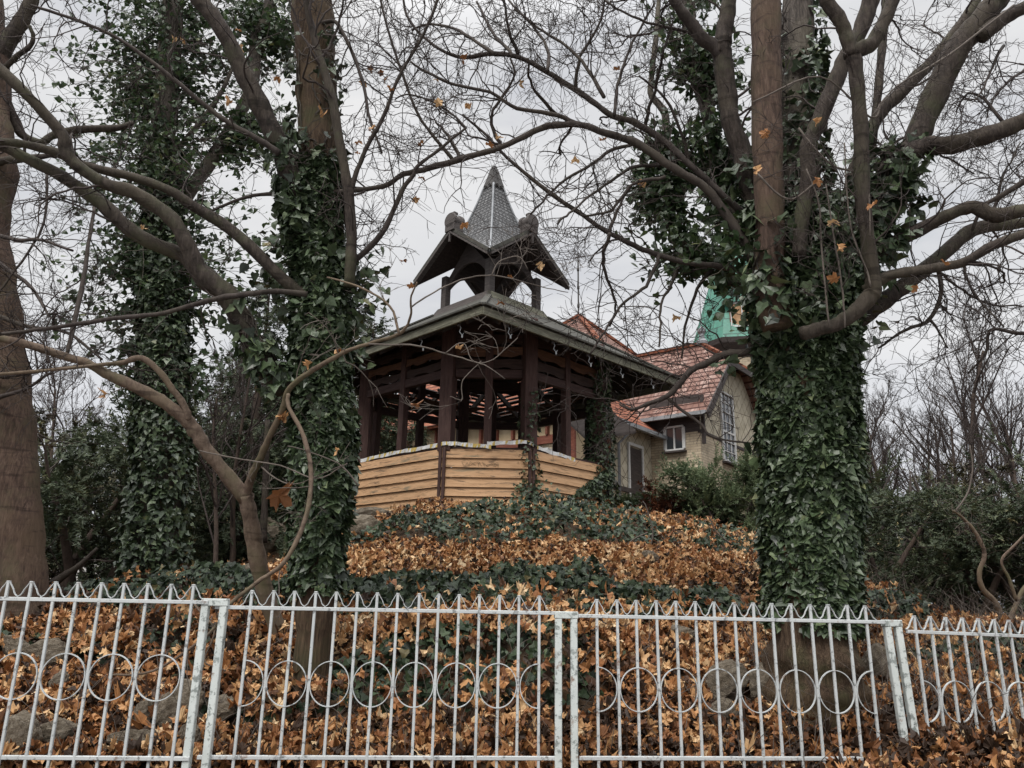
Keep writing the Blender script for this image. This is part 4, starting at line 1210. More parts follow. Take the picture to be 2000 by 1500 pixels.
D.limb([(380, 1180), (420, 1230), (400, 1290), (440, 1310)], [4, 4, 3], 4.4, 4.3, "bark_slender", sides=6, dens=1.5)
D.twigs(3.2, (.2, .6), .12, rmax=.007)
hang_leaves(D, [at(540, 948, 4.4)], .12)
hang_leaves(D, [near_end(D, *p) for p in ((688, 690), (680, 705), (694, 700), (605, 745), (565, 755), (570, 840), (585, 830), (560, 790), (318, 835), (835, 645), (790, 580), (880, 470), (975, 550), (868, 750), (660, 885))], .048)
D.finish()

# ---- 5 right ivy tree with many stems
E = Tree("ivy_clad_tree", at(1590, 1400, 4.95), "massive many stemmed ivy covered tree right of the gazebo", dY=-.9)
tE = E.limb([(1600, 1480), (1594, 1380), (1588, 1290), (1586, 1180), (1584, 1020), (1580, 880), (1574, 740), (1570, 620), (1580, 500), (1590, 420)], [220, 200, 176, 150, 142, 146, 150, 160, 170, 120], 5.9, 5.9, "bark_root", "trunk", 40, .075, jit=.004, tw=False)
E.limb([(1520, 640), (1502, 560), (1504, 440), (1500, 320), (1497, 160), (1496, 0), (1495, -120)], [60, 56, 57, 57, 57, 57, 56], 5.55, 5.5, "bark_red", "stem", 24, .025, jit=.002, dens=.15)
s2 = E.limb([(1590, 520), (1572, 400), (1560, 280), (1556, 160), (1558, 0), (1560, -120)], [80, 70, 66, 62, 60, 58], 6.1, 6.2, "bark_grey", "stem", 20, .05, dens=.2)
E.limb([(1520, 520), (1490, 420), (1464, 360), (1448, 300), (1428, 240), (1420, 180), (1410, 110), (1408, 92)], [56, 46, 40, 38, 37, 36, 36, 40], 5.9, 5.8, "bark_brown", "stem", 16, .05, dens=.4)
E.limb([(1406, 110), (1412, 80), (1418, 40), (1424, 0), (1430, -80)], [34, 33, 32, 31, 30], 5.8, 5.8, "bark_brown", dens=.6)
E.limb([(1410, 110), (1392, 88), (1368, 72), (1345, 40), (1320, 8), (1300, -40)], [30, 26, 24, 22, 21, 20], 5.8, 5.6, "bark_dark", dens=.8)
s16 = E.limb([(1500, 520), (1432, 440), (1420, 360), (1396, 270), (1380, 200), (1360, 150), (1352, 120), (1344, 0), (1338, -80)], [40, 34, 30, 28, 28, 28, 28, 27, 26], 6.6, 7.0, "bark_grey", "stem", 12, .05, dens=.6)
E.limb([(1566, 652), (1600, 642), (1623, 637), (1650, 625), (1680, 600), (1702, 575), (1706, 556), (1694, 460), (1684, 360), (1680, 240), (1670, 140), (1664, 100)], [26, 27, 27, 28, 30, 32, 30, 28, 28, 28, 29, 32], 5.35, 5.0, "bark_brown", dens=.25)
E.limb([(1664, 110), (1652, 70), (1640, 40), (1616, 0), (1600, -50)], [30, 27, 26, 25, 24], 5.0, 4.9, "bark_brown", dens=.4)
E.limb([(1662, 104), (1685, 95), (1702, 86), (1724, 48), (1744, 0), (1756, -50)], [30, 28, 27, 26, 26, 26], 5.0, 4.95, "bark_brown", dens=.4)
E.limb([(1560, 500), (1564, 452), (1576, 360), (1578, 285), (1604, 228), (1632, 160), (1652, 112), (1680, 60), (1700, 0), (1715, -60)], [28, 28, 28, 30, 30, 30, 31, 31, 31, 30], 5.5, 5.3, "bark_brown", dens=.3)
E.limb([(1640, 540), (1680, 460), (1740, 345), (1780, 288), (1820, 200), (1868, 100), (1920, 32), (1948, 0), (1990, -60)], [60, 56, 52, 48, 46, 46, 46, 44, 42], 5.8, 5.4, "bark_brown", dens=.5)
E.limb([(1760, 312), (1800, 288), (1860, 282), (1940, 260), (2000, 237), (2060, 215)], [38, 36, 34, 33, 33, 32], 5.6, 5.3, "bark_brown", dens=.8)
E.limb([(1915, 72), (1960, 36), (2000, 16), (2050, -5)], [28, 26, 25, 24], 5.4, 5.3, "bark_brown", dens=.6)
E.limb([(1640, 480), (1652, 400), (1680, 300), (1720, 220), (1760, 180), (1820, 120), (1860, 68), (1900, 12), (1925, -40)], [34, 27, 26, 24, 24, 22, 20, 18, 17], 6.0, 6.2, "bark_brown", dens=.8)
E.limb([(1690, 400), (1712, 200), (1722, 100), (1730, 0), (1733, -60)], [18, 16, 15, 14, 13], 6.1, 6.3, "bark_brown", sides=10, dens=.7)
E.limb([(1660, 520), (1712, 496), (1780, 456), (1860, 416), (1900, 404), (1940, 420), (2000, 412), (2060, 405)], [34, 28, 26, 25, 26, 28, 26, 25], 5.7, 5.3, "bark_brown", dens=.9)
E.limb([(1690, 568), (1740, 538), (1820, 524), (1880, 512), (1940, 480), (2000, 456), (2060, 438)], [22, 20, 19, 18, 18, 17, 16], 5.3, 5.0, "bark_brown", dens=.9)
E.limb([(1630, 650), (1686, 615), (1740, 577), (1793, 537), (1860, 480), (1900, 448), (1960, 440), (2020, 432)], [40, 36, 32, 30, 28, 26, 22, 20], 5.9, 6.0, "bark_brown", dens=.8)
E.limb([(1830, 510), (1840, 570), (1815, 625), (1780, 640), (1745, 660), (1715, 680)], [9, 8, 8, 7, 5, 4], 5.9, 6.0, "bark_dark", sides=8, dens=1.6)
E.limb([(1815, 625), (1835, 650), (1850, 680)], [6, 4, 3], 5.95, 5.9, "bark_dark", sides=6, dens=2)
E.limb([(2040, 330), (1960, 380), (1920, 405), (1900, 450)], [12, 10, 8, 6], 5.4, 5.6, "bark_dark", sides=8, dens=1.2)
E.limb([(2040, 655), (1990, 650), (1935, 645), (1925, 690), (1890, 730)], [9, 8, 6, 5, 3], 5.4, 5.7, "bark_dark", sides=8, dens=2)
E.limb([(1500, 690), (1467, 690), (1418, 693), (1385, 708), (1348, 726), (1325, 755), (1302, 775), (1265, 790), (1234, 800), (1210, 790)], [18, 17, 16, 14, 13, 12, 10, 8, 6, 4], 6.0, 6.2, "bark_dark", sides=10, dens=1.1)
E.limb([(1302, 775), (1330, 800), (1370, 830), (1384, 850), (1420, 860), (1470, 866)], [7, 6, 5, 4, 3], 6.2, 6.1, "bark_dark", sides=7, dens=1.3)
s12 = E.limb([(1500, 560), (1470, 505), (1440, 450), (1390, 380), (1350, 349), (1298, 319), (1238, 278), (1181, 259), (1125, 244), (1085, 246), (1050, 253), (975, 289), (900, 311), (825, 332), (788, 341), (750, 364), (656, 375), (600, 383), (522, 379), (460, 392), (410, 414)], [22, 19, 18, 17, 17, 16, 15, 14, 13, 13, 12, 12, 12, 11, 11, 10, 9, 9, 8, 6, 5], 5.9, 5.75, "bark_dark", sides=12, jit=.01, dens=.9)
E.limb([(1490, 490), (1464, 430), (1400, 370), (1350, 326), (1294, 274), (1238, 240), (1192, 225), (1162, 202), (1125, 176), (1069, 139), (1012, 109), (964, 105), (900, 112), (850, 90), (800, 40), (785, -20)], [16, 14, 13, 13, 13, 12, 12, 11, 11, 10, 9, 9, 7, 6, 5, 4], 6.0, 6.3, "bark_dark", sides=10, jit=.01, dens=1)
E.limb([(1140, 246), (1125, 242), (1088, 225), (1012, 210), (956, 180), (878, 161), (830, 140), (800, 120)], [9, 9, 8, 7, 6, 5, 4], 5.85, 5.6, "bark_dark", sides=8, jit=.01, dens=1.2)
E.limb([(1480, 560), (1440, 530), (1400, 520), (1340, 512), (1286, 498), (1240, 480), (1191, 456), (1150, 430), (1115, 403), (1058, 365), (1005, 319), (975, 290), (940, 255), (905, 225)], [14, 13, 12, 11, 11, 10, 10, 9, 9, 8, 7, 6, 5, 4], 6.1, 6.4, "bark_dark", sides=9, jit=.01, dens=1.1)
for q in ([(1240, 280), (1180, 300), (1120, 340), (1060, 390), (1035, 420)], [(1298, 319), (1230, 330), (1170, 370), (1120, 410), (1090, 440)], [(1300, 345), (1240, 360), (1195, 410), (1140, 420)], [(1191, 456), (1210, 400), (1240, 350)],
          [(1286, 498), (1260, 560), (1220, 590), (1190, 640), (1150, 690)], [(1330, 512), (1310, 560), (1290, 610), (1285, 680)], [(1400, 520), (1360, 580), (1340, 640), (1330, 700)], [(1191, 456), (1180, 520), (1200, 590), (1190, 640)],
          [(1180, 190), (1120, 110), (1060, 60), (1000, 20)], [(1200, 225), (1210, 150), (1240, 80), (1275, 10)], [(1125, 176), (1130, 110), (1170, 40), (1180, -20)], [(1069, 139), (1060, 80), (990, 0)], [(1012, 109), (995, 60), (985, -10)], [(1260, 250), (1280, 180), (1300, 100), (1310, 50)],
          [(975, 289), (960, 230), (1000, 160), (995, 110)], [(900, 311), (870, 260), (850, 240)], [(1350, 330), (1310, 210), (1250, 150)], [(1390, 90), (1330, 60), (1250, 40), (1180, 0)],
          [(1000, 110), (960, 60), (930, 0)], [(1088, 225), (1040, 170), (1030, 110)], [(964, 105), (900, 60), (840, 40), (800, 60)]):
    E.limb(q, [8, 6, 5, 4], 6.0 + rng.uniform(-.3, .5), 6.0 + rng.uniform(-.3, .6), "bark_dark", sides=7, jit=.02, dens=1.5)
for q in ([(1720, 330), (1760, 270), (1840, 300), (1900, 340)], [(1940, 420), (1960, 340), (1990, 280)], [(1820, 524), (1870, 560), (1930, 590), (2000, 600)], [(1880, 512), (1900, 570), (1960, 640)], [(1960, 240), (1900, 180), (1870, 220)], [(1960, 90), (1930, 150), (1900, 200)], [(2020, 120), (1960, 170), (1930, 230)]):
    E.limb(q, [7, 5, 4, 3], 5.7 + rng.uniform(-.3, .6), 5.7 + rng.uniform(-.3, .8), "bark_dark", sides=7, jit=.02, dens=2)
# young straight suckers and thin vines in front
for q in ([(1620, 640), (1612, 560), (1605, 470), (1600, 400), (1575, 330)], [(1650, 640), (1645, 560), (1630, 470), (1612, 360)], [(1700, 560), (1690, 520), (1660, 440), (1648, 280)], [(1725, 200), (1700, 230), (1600, 150), (1470, 200)], [(1980, 10), (1850, 110), (1750, 170), (1705, 225)], [(1480, 340), (1540, 390), (1590, 360), (1600, 350)], [(1560, 250), (1620, 320), (1690, 350), (1700, 460)]):
    E.limb(q, [4, 4, 3.5, 3], 5.2, 5.1, "twig_light", sides=6, jit=.006, dens=.9)
s17 = E.limb([(1500, 575), (1470, 562), (1430, 548), (1385, 530), (1350, 500), (1325, 465), (1310, 430), (1303, 390), (1301, 300), (1300, 228), (1288, 205), (1270, 180), (1275, 120), (1282, 60), (1290, -40)], [30, 27, 25, 24, 24, 23, 20, 18, 16, 15, 13, 12, 11, 10, 8], 6.4, 7.2, "bark_grey", "stem", 12, .05, dens=.6)
ivy_on(E, s17, 900, .10, (.05, .08), t0=.08, t1=.5, cover=[.6, .9, .9, .5, .1], mat="ivy_far")
ivy_sprays(E, s17, 150, (.15, .5), 12, (.05, .08), t0=.14, t1=.46)
ivy_on(E, tE, 30000, [.03, .07, .085, .08, .08, .085, .11, .15], (.036, .074), t0=.2, t1=1, cover=[.35, .88, .95, .95, .95, .95, .95, .95])
ivy_on(E, s2, 3600, .09, (.05, .085), t0=.02, t1=1, cover=[.95, .75, .5, .3, .2, .2])
ivy_on(E, np.column_stack(E.limbs[1][:2]), 240, .06, (.06, .10), t0=0, t1=.25, cover=[1, .9, .3])
ivy_on(E, np.column_stack(E.limbs[3][:2]), 500, .07, (.06, .10), t0=0, t1=.45, cover=[1, .9, .5, .2])
ivy_on(E, np.column_stack(E.limbs[11][:2]), 700, .08, (.07, .11), t0=0, t1=.42, cover=[1, .9, .8, .25])
ivy_on(E, np.column_stack(E.limbs[16][:2]), 260, .07, (.06, .10), t0=0, t1=.4, cover=[1, .8, .2])
ivy_on(E, s16, 1900, .13, (.055, .09), t0=.05, t1=1, cover=[.9, .8, .6, .4, .25, .2], mat="ivy_far")
ivy_sprays(E, s16, 170, (.15, .5), 12, (.05, .08), t0=.1, t1=.95)
ivy_sprays(E, s12, 34, (.15, .5), 10, (.05, .08), t0=.02, t1=.13)
ivy_sprays(E, tE, 70, (.2, .5), 12, (.06, .09), t0=.62, t1=.97, mat="ivy")
ivy_sprays(E, np.column_stack(E.limbs[11][:2]), 26, (.15, .4), 9, (.07, .10), t0=.1, t1=.4, mat="ivy")
E.twigs(6.8, (.3, 1.0), .14)
hang_leaves(E, [at(1497, 257, 4.2), at(1475, 327, 4.2), at(1593, 230, 4.1), at(1597, 345, 4.1), at(1702, 395, 4.1), at(1625, 428, 4.1), at(1640, 475, 4.1), at(1632, 540, 4.1), at(1842, 507, 4.0), at(1790, 556, 4.1)], .058)
hang_leaves(E, [near_end(E, *p) for p in ((1015, 165), (980, 250), (1060, 520), (1000, 540), (1210, 130), (1180, 260), (1260, 345), (1130, 300), (905, 112), (1300, 620))], .058)
E.finish()

# ivy on the gazebo itself
class _R: pass
def ivy_plant(label, nlist, loc):
    t = _R(); t.root = empty("ivy_plant", loc, 0, label, "ivy")
    return t
g1 = ivy_plant("ivy smothering the gazebo's right corner post and panel below it", None, (OV[2][0], OV[2][1], 2.9))
pp = np.array([[*(OV[2] + UZ * z), .14] for z in np.linspace(2.8, 5.9, 12)])
ivy_on(g1, pp, 2600, [.22, .20, .14, .12, .10, .08], (.055, .085), cover=[1, 1, 1, 1, .9, .7], front=.6)
n = 2300
t = rng.random(n)**.7; u = rng.random(n)
base = OV[1][None] + (OV[2] - OV[1])[None] * (.28 + .78 * t)[:, None]
hmax = .15 + .95 * np.clip((t - .05), 0, 1)**.8
pos = base + UZ[None] * (2.86 + hmax * u)[:, None] + np.array([.5, -.8, 0]) * rng.uniform(.08, .30, n)[:, None]
kp = (vnoise(t * 3, u * 2.5, .5, 41) + vnoise(t * 7, u * 6, .5, 42) * .6 > -.35)
pos = pos[kp]; n = len(pos)
link("ivy", leaf_mesh("ivy", pos, np.array([.4, -.7, .5]) + rng.normal(0, .4, (n, 3)), rng.normal(0, .5, (n, 3)) + [0, 0, -.7], rng.uniform(.05, .085, n), IVY, M["ivy"], .2, np.clip(rng.normal(.42, .2, n), 0, .96)), g1.root)
g2 = ivy_plant("thin ivy climbing the gazebo's front right post from the mound", None, (OV[1][0], OV[1][1], 2.9))
pp = np.array([[*(OV[1] + UZ * z), .115] for z in np.linspace(2.85, 5.0, 10)])
ivy_on(g2, pp, 800, [.14, .10, .06, .03], (.045, .07), cover=[.9, .8, .75, .45, .25, .15], front=.5, mat="ivy")
n = 260; pos = OV[1] + np.stack([rng.normal(0, .16, n), np.full(n, -.14) + rng.normal(0, .03, n), 2.9 + .55 * rng.random(n)**1.6], 1)
link("ivy", leaf_mesh("ivy", pos, np.array([0, -.8, .4]) + rng.normal(0, .4, (n, 3)), rng.normal(0, .5, (n, 3)) + [0, 0, -.7], rng.uniform(.045, .075, n), IVY, M["ivy"], .2, np.clip(rng.normal(.4, .2, n), 0, .96)), g2.root)
# ================================================================ background planting
def gz_(x, y): return float(ground(np.array([x]), np.array([y]))[0])

def evergreen(name, label, cat, seed, h, w, nspray, mat, shape="bush", droop=.1, trunk=True, tmat="bark_bg", nl=(.05, .09), wid=None, lean=0):
    """stems plus needle sprays through the crown volume, built at the origin"""
    r = np.random.default_rng(seed)
    root = empty(name, (0, 0, 0), 0, label, cat)
    tb = TubeBatch(); lobes = []
    ns = 1 if shape == "cone" else int(r.integers(3, 6))
    for s in range(ns):
        P = [np.array([r.normal(0, .12), r.normal(0, .12), -.3])]
        d = np.array([r.normal(0, .25) + lean, r.normal(0, .2), 1.0]) if ns > 1 else np.array([0, 0, 1.0])
        for i in range(9):
            d = d + r.normal(0, .10, 3) * (ns > 1); d /= np.linalg.norm(d); P.append(P[-1] + d * h * (.95 if ns == 1 else r.uniform(.7, .95)) / 9)
        P = np.array(P); tb.add(P, np.linspace(.028 * h, .006, 10), 7); lobes.append(P)
    if trunk: tb.build("trunk", M[tmat], root)
    br = TubeBatch()
    pos, nn, tt = [], [], []
    nb = max(10, nspray // 16)
    for b in range(nb):
        P = lobes[r.integers(len(lobes))]
        t = .10 + .9 * r.random()**1.55 if shape == "cone" else r.uniform(.22, 1.0)
        i = min(8, int(t * 9)); p = P[i] + (P[i+1] - P[i]) * (t * 9 - i)
        az = r.uniform(0, 6.28)
        if shape == "cone": ln = w / 2 * (1.05 - t) * r.uniform(.7, 1.1) + .1; el = -.15 + .5 * t
        elif shape == "column": ln = w / 2 * (1 - .6 * t) * r.uniform(.5, 1.1); el = .9
        else: ln = w / 2 * math.sqrt(max(.05, 1 - ((t - .5) * 1.5)**2)) * r.uniform(.45, 1.15); el = r.normal(.35, .35)
        d = np.array([math.cos(az), math.sin(az), el]); d /= np.linalg.norm(d)
        q = [p]
        for k in range(6):
            d = d + r.normal(0, .12, 3) - [0, 0, droop * .2]; d /= np.linalg.norm(d); q.append(q[-1] + d * ln / 6)
        q = np.array(q); br.add(q, np.linspace(.012, .003, 7), 3)
        for s in range(max(8, int(16 * ln / .85)) if shape == "cone" else 16):
            u = r.uniform(.2, 1) * 6; k = min(5, int(u)); o = q[k] + (q[k+1] - q[k]) * (u - k)
            sd = (q[k+1] - q[k]); sd /= np.linalg.norm(sd)
            sd = sd * .7 + r.normal(0, .55, 3) + [0, 0, .1 - droop]; sd /= np.linalg.norm(sd)
            L = r.uniform(.16, .36); m = 22
            v = np.linspace(.05, 1, m)
            side = np.cross(sd, [0, 0, 1.0]) + r.normal(0, .2, 3); side /= np.linalg.norm(side)
            sg = np.where(np.arange(m) % 2 == 0, 1, -1)[:, None]
            pos.append(o + sd * L * v[:, None]); tt.append(sd * .55 + side * sg * .8 + r.normal(0, .25, (m, 3)))
            nn.append(np.cross(sd, side)[None] + r.normal(0, .4, (m, 3)))
    br.build("branches", M["bark_dark"], root); tag([c for c in COL.objects if c.parent == root][-1], kind="stuff")
    pos = np.vstack(pos); nn = np.vstack(nn); tt = np.vstack(tt); m = len(pos)
    dep = np.repeat(r.normal(.45, .18, m // 22), 22)
    link("foliage", leaf_mesh("foliage", pos, nn, tt, r.uniform(*nl, m), NEEDLE, M[mat], .05, np.clip(dep + r.normal(0, .1, m), 0, 1)), root)
    return root

def bare_tree(name, label, seed, h, r0, spread=.6, mat="bark_bg", levels=4, up=.35):
    r = np.random.default_rng(seed)
    root = empty(name, (0, 0, 0), 0, label, "tree")
    tr = TubeBatch(); tw = TubeBatch()
    def br(p, d, L, rad, lev):
        n = 7; P = [p]; dd = d / np.linalg.norm(d)
        for i in range(n - 1):
            dd = dd + r.normal(0, .05 if lev == 0 else .16, 3) + [0, 0, up * .12 * (lev > 0)]; dd /= np.linalg.norm(dd); P.append(P[-1] + dd * L / (n - 1))
        P = np.array(P); R_ = np.linspace(rad, rad * (.30 if lev == 0 else .35), n)
        (tr if lev == 0 else tw).add(P, np.maximum(R_, .004), 8 if lev == 0 else 5 if lev == 1 else 3)
        if lev >= levels: return
        m = int((15, 7, 6, 5)[min(lev, 3)] * r.uniform(.8, 1.2))
        for t in np.sort(r.uniform(.25 if lev == 0 else .2, 1, m)):
            i = min(n - 2, int(t * (n - 1))); td = P[i+1] - P[i]; td /= np.linalg.norm(td)
            q = np.cross(td, r.normal(0, 1, 3)); q /= np.linalg.norm(q)
            br(P[i] + (P[i+1] - P[i]) * (t * (n - 1) - i), td * (1 - spread * .6) + q * spread + [0, 0, up], L * r.uniform(.32, .55) * (1.15 - .5 * t), max(rad * .45 * (1.1 - .6 * t), .004), lev + 1)
    br(np.array([0, 0, -.3]), np.array([r.normal(0, .05), 0, 1.0]), h, r0, 0)
    tr.build("trunk", M[mat], root); o = tw.build("crown", M["twig"] if mat != "bark_slender" else M["twig_light"], root)
    return root

def place(proto, first, x, y, s=1, rz=0, label=None, group=None, z=None, sz=None):
    o = proto if first else copy_tree(proto)
    o.location = (x, y, (gz_(x, y) if z is None else z) - .05); o.rotation_euler = (0, 0, rz); o.scale = (s, s, sz or s)
    if label: o["label"] = label
    if group: o["group"] = group
    return o
def col_(px, Y):  # ground spot under a photo column
    p = at(px, 1100, Y); return p[0], p[1]

yw = [evergreen("yew_shrub", "", "shrub", 101, 3.4, 3.4, 1350, "needle"), evergreen("yew_shrub", "", "shrub", 102, 3.4, 3.0, 1500, "needle_brown", droop=.3), evergreen("yew_shrub", "", "shrub", 103, 3.4, 3.2, 1350, "needle")]
used = set()
def yew(v, px, Y, s, rz, label, sz=None):
    x, y = col_(px, Y); place(yw[v], v not in used, x, y, s, rz, label, "dark evergreens around the mound", None, sz); used.add(v)
yew(0, 150, 12.5, 1.15, .3, "dense dark yew filling the gap right of the big brown trunk", 1.25)
yew(1, 75, 14, 1.2, 1.9, "brownish evergreen half hidden behind the big brown trunk")
yew(2, 205, 16, 1.2, 2.6, "dark yew close behind the left ivy trunk's left edge", 1.3)
yew(0, -40, 15.5, 1.3, 4.0, "dark yew at the far left frame edge behind the trunk")
yew(2, 1715, 12.8, .86, .6, "dark yew touching the right ivy trunk's right side")
yew(0, 1790, 15, 1.0, 2.2, "twin stemmed dark yew right of the right ivy trunk")
yew(2, 1880, 14, .92, 3.6, "broad dark yew behind the pale curved sapling")
yew(1, 1935, 17, 1.15, .9, "rusty brown topped evergreen behind the broad yew at right", 1.15)
yew(0, 1985, 13.5, .95, 5.1, "dark yew at the right frame edge behind the last fence section")
yew(1, 1845, 19, 1.0, 2.0, "brownish evergreen between the dark yews on the right")
yew(0, 455, 17.5, 1.45, 1.2, "dark evergreen mass between the two left ivy trunks", 2.0)
yew(2, 545, 16.5, 1.2, 4.4, "dark evergreen just left of the ivy trunk beside the gazebo", 1.9)
yew(0, 330, 19, 1.3, 2.9, "dark evergreen behind the left ivy trunk", 1.6)
# conifers behind the left ivy trunks
cf = [evergreen("spruce_tree", "", "tree", 111, 6.2, 4.6, 2600, "needle", "cone", .55), evergreen("spruce_tree", "", "tree", 112, 5.2, 3.8, 2000, "needle", "cone", .45)]
place(cf[0], True, *col_(470, 15.0), 1.05, .5, "drooping dark conifer between the two left ivy trunks", "conifers behind the gazebo")
place(cf[1], True, *col_(715, 18.5), 1.35, 1.5, "tall spruce whose tip shows above the gazebo's left eave", "conifers behind the gazebo")
place(cf[1], False, *col_(560, 19.5), 1.15, 2.5, "dark conifer partly behind the ivy trunk left of the gazebo", "conifers behind the gazebo")
place(cf[0], False, *col_(800, 21.0), .85, 3.3, "dark conifer seen through the gazebo's left openings", "conifers behind the gazebo")
place(cf[1], False, *col_(400, 20), .95, .2, "conifer behind the gap right of the left ivy trunk", "conifers behind the gazebo")
# green young conifers in front of the house
gr = [evergreen("young_conifer", "", "shrub", 121, 2.1, 1.7, 1500, "needle_green", "bush", -.15, nl=(.05, .085)), evergreen("young_conifer", "", "shrub", 122, 1.7, 1.2, 1100, "needle_green", "column", -.2, nl=(.05, .085))]
gl = [(0, 1440, 12.6, .8, .4, "tall soft green conifer against the right ivy trunk's left side", .92), (1, 1385, 13.2, .95, 1.2, "slim green conifer below the house corner", .62), (1, 1330, 13.8, .8, 2.1, "small green conifer below the little house window", .5),
      (1, 1240, 14.4, .85, 3.0, "small bluish conifer beside the gazebo's ivy covered right post", .6), (0, 1475, 14.5, 1.05, 2.0, "bushy green conifer behind the ivy trunk in front of the tall window", .8), (0, 1400, 15.2, .9, 3.9, "feathery green conifer in front of the brick corner", .66)]
ug = set()
for v, px, Y, s, rz, lab, sz in gl:
    x, y = col_(px, Y); place(gr[v], v not in ug, x, y, s, rz, lab, "young conifers below the house", None, sz); ug.add(v)
rd = evergreen("red_shrub", "small rusty red shrub among green conifers right of the gazebo", "shrub", 131, 1.15, .9, 260, "needle_red", "bush", 0, nl=(.05, .09))
place(rd, True, *col_(1276, 13.6), 1.0, 0)

# leafless trees
bt = [bare_tree("bare_tree", "", 201, 8.6, .13, .5), bare_tree("bare_tree", "", 202, 7.6, .11, .6), bare_tree("bare_tree", "", 203, 5.0, .07, .7, levels=3)]
bl = [(0, 1868, 25, 1.06, .0, "rounded bare tree rising above the dark yews at right"), (1, 1745, 24, .95, 1.1, "bare tree leaning between the ivy trunk and the round bare tree"), (1, 1960, 28, 1.1, 2.0, "fine twigged bare tree near the right frame edge"), (0, 2060, 30, 1.1, 3.0, "bare tree at the right border behind the yews"),
      (1, 60, 22, .85, .7, "bare tree behind the brown trunk at far left"), (0, 200, 26, .85, 1.9, "bare tree above the dark yews at left"), (1, 430, 24, .8, 2.9, "bare tree behind the gap between the ivy trunks"), (2, 425, 11.5, .62, .4, "small tangled bare shrub behind the leafy bank at left"), (2, 455, 13, .75, 2.2, "brown bare shrub right of the left ivy trunk"),
      (2, 1760, 17, .9, .4, "low bare shrub under the yews at right"), (2, 1900, 19, 1.0, 1.4, "brown bare undergrowth shrub behind the curved sapling"), (2, 1820, 21, 1.1, 2.6, "thin bare shrub between the yew stems"), (2, 1970, 17, .9, 3.7, "bare shrub behind the rightmost fence section"),
      (0, 350, 38, 1.1, .9, "distant bare tree left of the ivy trunk"), (1, 1700, 38, 1.2, 4.0, "distant bare tree behind the right ivy trunk"), (0, 1820, 44, 1.15, 5.0, "distant bare tree among the far right crowns"), (1, 110, 36, 1.15, 3.0, "distant bare tree over the far left path"), (0, 1990, 46, 1.2, 2.2, "distant bare tree at far right")]
ub = set()
for v, px, Y, s, rz, lab in bl:
    x, y = col_(px, Y); place(bt[v], v not in ub, x, y, s, rz, lab, "leafless trees in the park"); ub.add(v)
# far woods: one mass
fw = TubeBatch()
for k in range(150):
    x = rng.uniform(-70, 75); y = rng.uniform(55, 90)
    if -8 < x < 30: continue
    h = rng.uniform(6, 11); p = np.array([x, y, 1.4])
    tw_ = np.array([p, p + [rng.normal(0, .3), 0, h * .5], p + [rng.normal(0, .6), 0, h]]); fw.add(tw_, [.16, .10, .03], 4)
    for j in range(34):
        t = rng.uniform(.25, 1); q = p + (tw_[2] - p) * t; d = np.array([rng.normal(0, 1), rng.normal(0, 1), .9]); d /= np.linalg.norm(d)
        L = h * .32 * (1.15 - t * .7); fw.add(np.array([q, q + d * L * .5 + [0, 0, .1], q + d * L + rng.normal(0, .25, 3)]), [.04, .025, .012], 3)
o = fw.build("far_woods", M["bark_bg"]); tag(o, "distant belt of leafless woodland behind the park", "woodland", kind="stuff")

# pale curved sapling on the right
G = Tree("sapling", at(1975, 1215, 8.5), "pale grey forked sapling curving up in front of the dark yews at right", twig_mat="twig_light")
G.limb([(1970, 1240), (1960, 1215), (1945, 1180), (1920, 1150), (1912, 1120), (1922, 1080), (1905, 1040), (1880, 1010), (1862, 998)], [12, 12, 11, 10, 9, 8, 7, 5, 4], 8.5, 8.4, "bark_slender", "trunk", 10, .04)
G.limb([(1970, 1220), (1985, 1180), (2000, 1150), (2020, 1120)], [10, 9, 8, 7], 8.5, 8.5, "bark_slender", sides=9)
G.limb([(1985, 1175), (1970, 1130), (1957, 1095), (1985, 1060), (2010, 1040)], [7, 6, 5, 4], 8.5, 8.4, "bark_slender", sides=7)
G.limb([(1866, 1000), (1890, 960), (1900, 910), (1895, 870)], [4, 3, 2.5], 8.4, 8.4, "twig_light", sides=6)
G.twigs(3, (.3, .9), .2, rmax=.006); G.finish()
# reddish multi stemmed trunk and dark trunks right
H = Tree("fluted_yew", at(1862, 1195, 12), "reddish fluted yew trunk behind the fence at right", "tree")
for k, (a, b) in enumerate(((1862, 1852), (1869, 1862), (1856, 1842), (1875, 1872))):
    H.limb([(a + rng.normal(0, 2), 1225), (a, 1150), ((a + b) / 2, 1090), (b, 1030), (b - 8 + k * 6, 985)], [17, 14, 11, 7, 2], 13.9, 14.3, "bark_red", "trunk" if k == 0 else "stem", 9, .08, tw=False)
for (x0, x1, lab) in ((1742, 1720, "dark leaning tree trunk nearest the right ivy trunk"), (1770, 1778, "dark upright tree trunk with pale sky gap at its left"), (1795, 1800, "thin dark trunk left of the reddish fluted trunk")):
    H2 = Tree("dark_tree", at(x0, 1200, 13), lab, "tree", "dark trunks under the right yews")
    H2.limb([(x0, 1230), (x0, 1150), ((x0 + x1) / 2, 1060), (x1, 980), (x1 + rng.normal(0, 12), 920)], [20, 17, 13, 8, 2], 14.6, 15.2, "bark_dark", "trunk", 10, .07, tw=False)
    H2.limb([(x0, 1120), (x0 + 25, 1060), (x0 + 40, 1000)], [10, 8, 3], 14.6, 14.9, "bark_dark", sides=8)
    H2.twigs(3, (.4, 1.0), .2, rmax=.01); H2.finish()
H3 = Tree("conifer_tree", at(515, 1030, 12), "straight brown conifer trunk beside the forked slender tree", "tree")
H3.limb([(514, 1060), (516, 1000), (520, 900), (522, 820)], [15, 14, 12, 9], 12, 12, "bark_brown", "trunk", 10, tw=False)
Hy = Tree("dark_tree", at(100, 1180, 11.5), "black leaning yew limb right of the big brown trunk's foot", "tree")
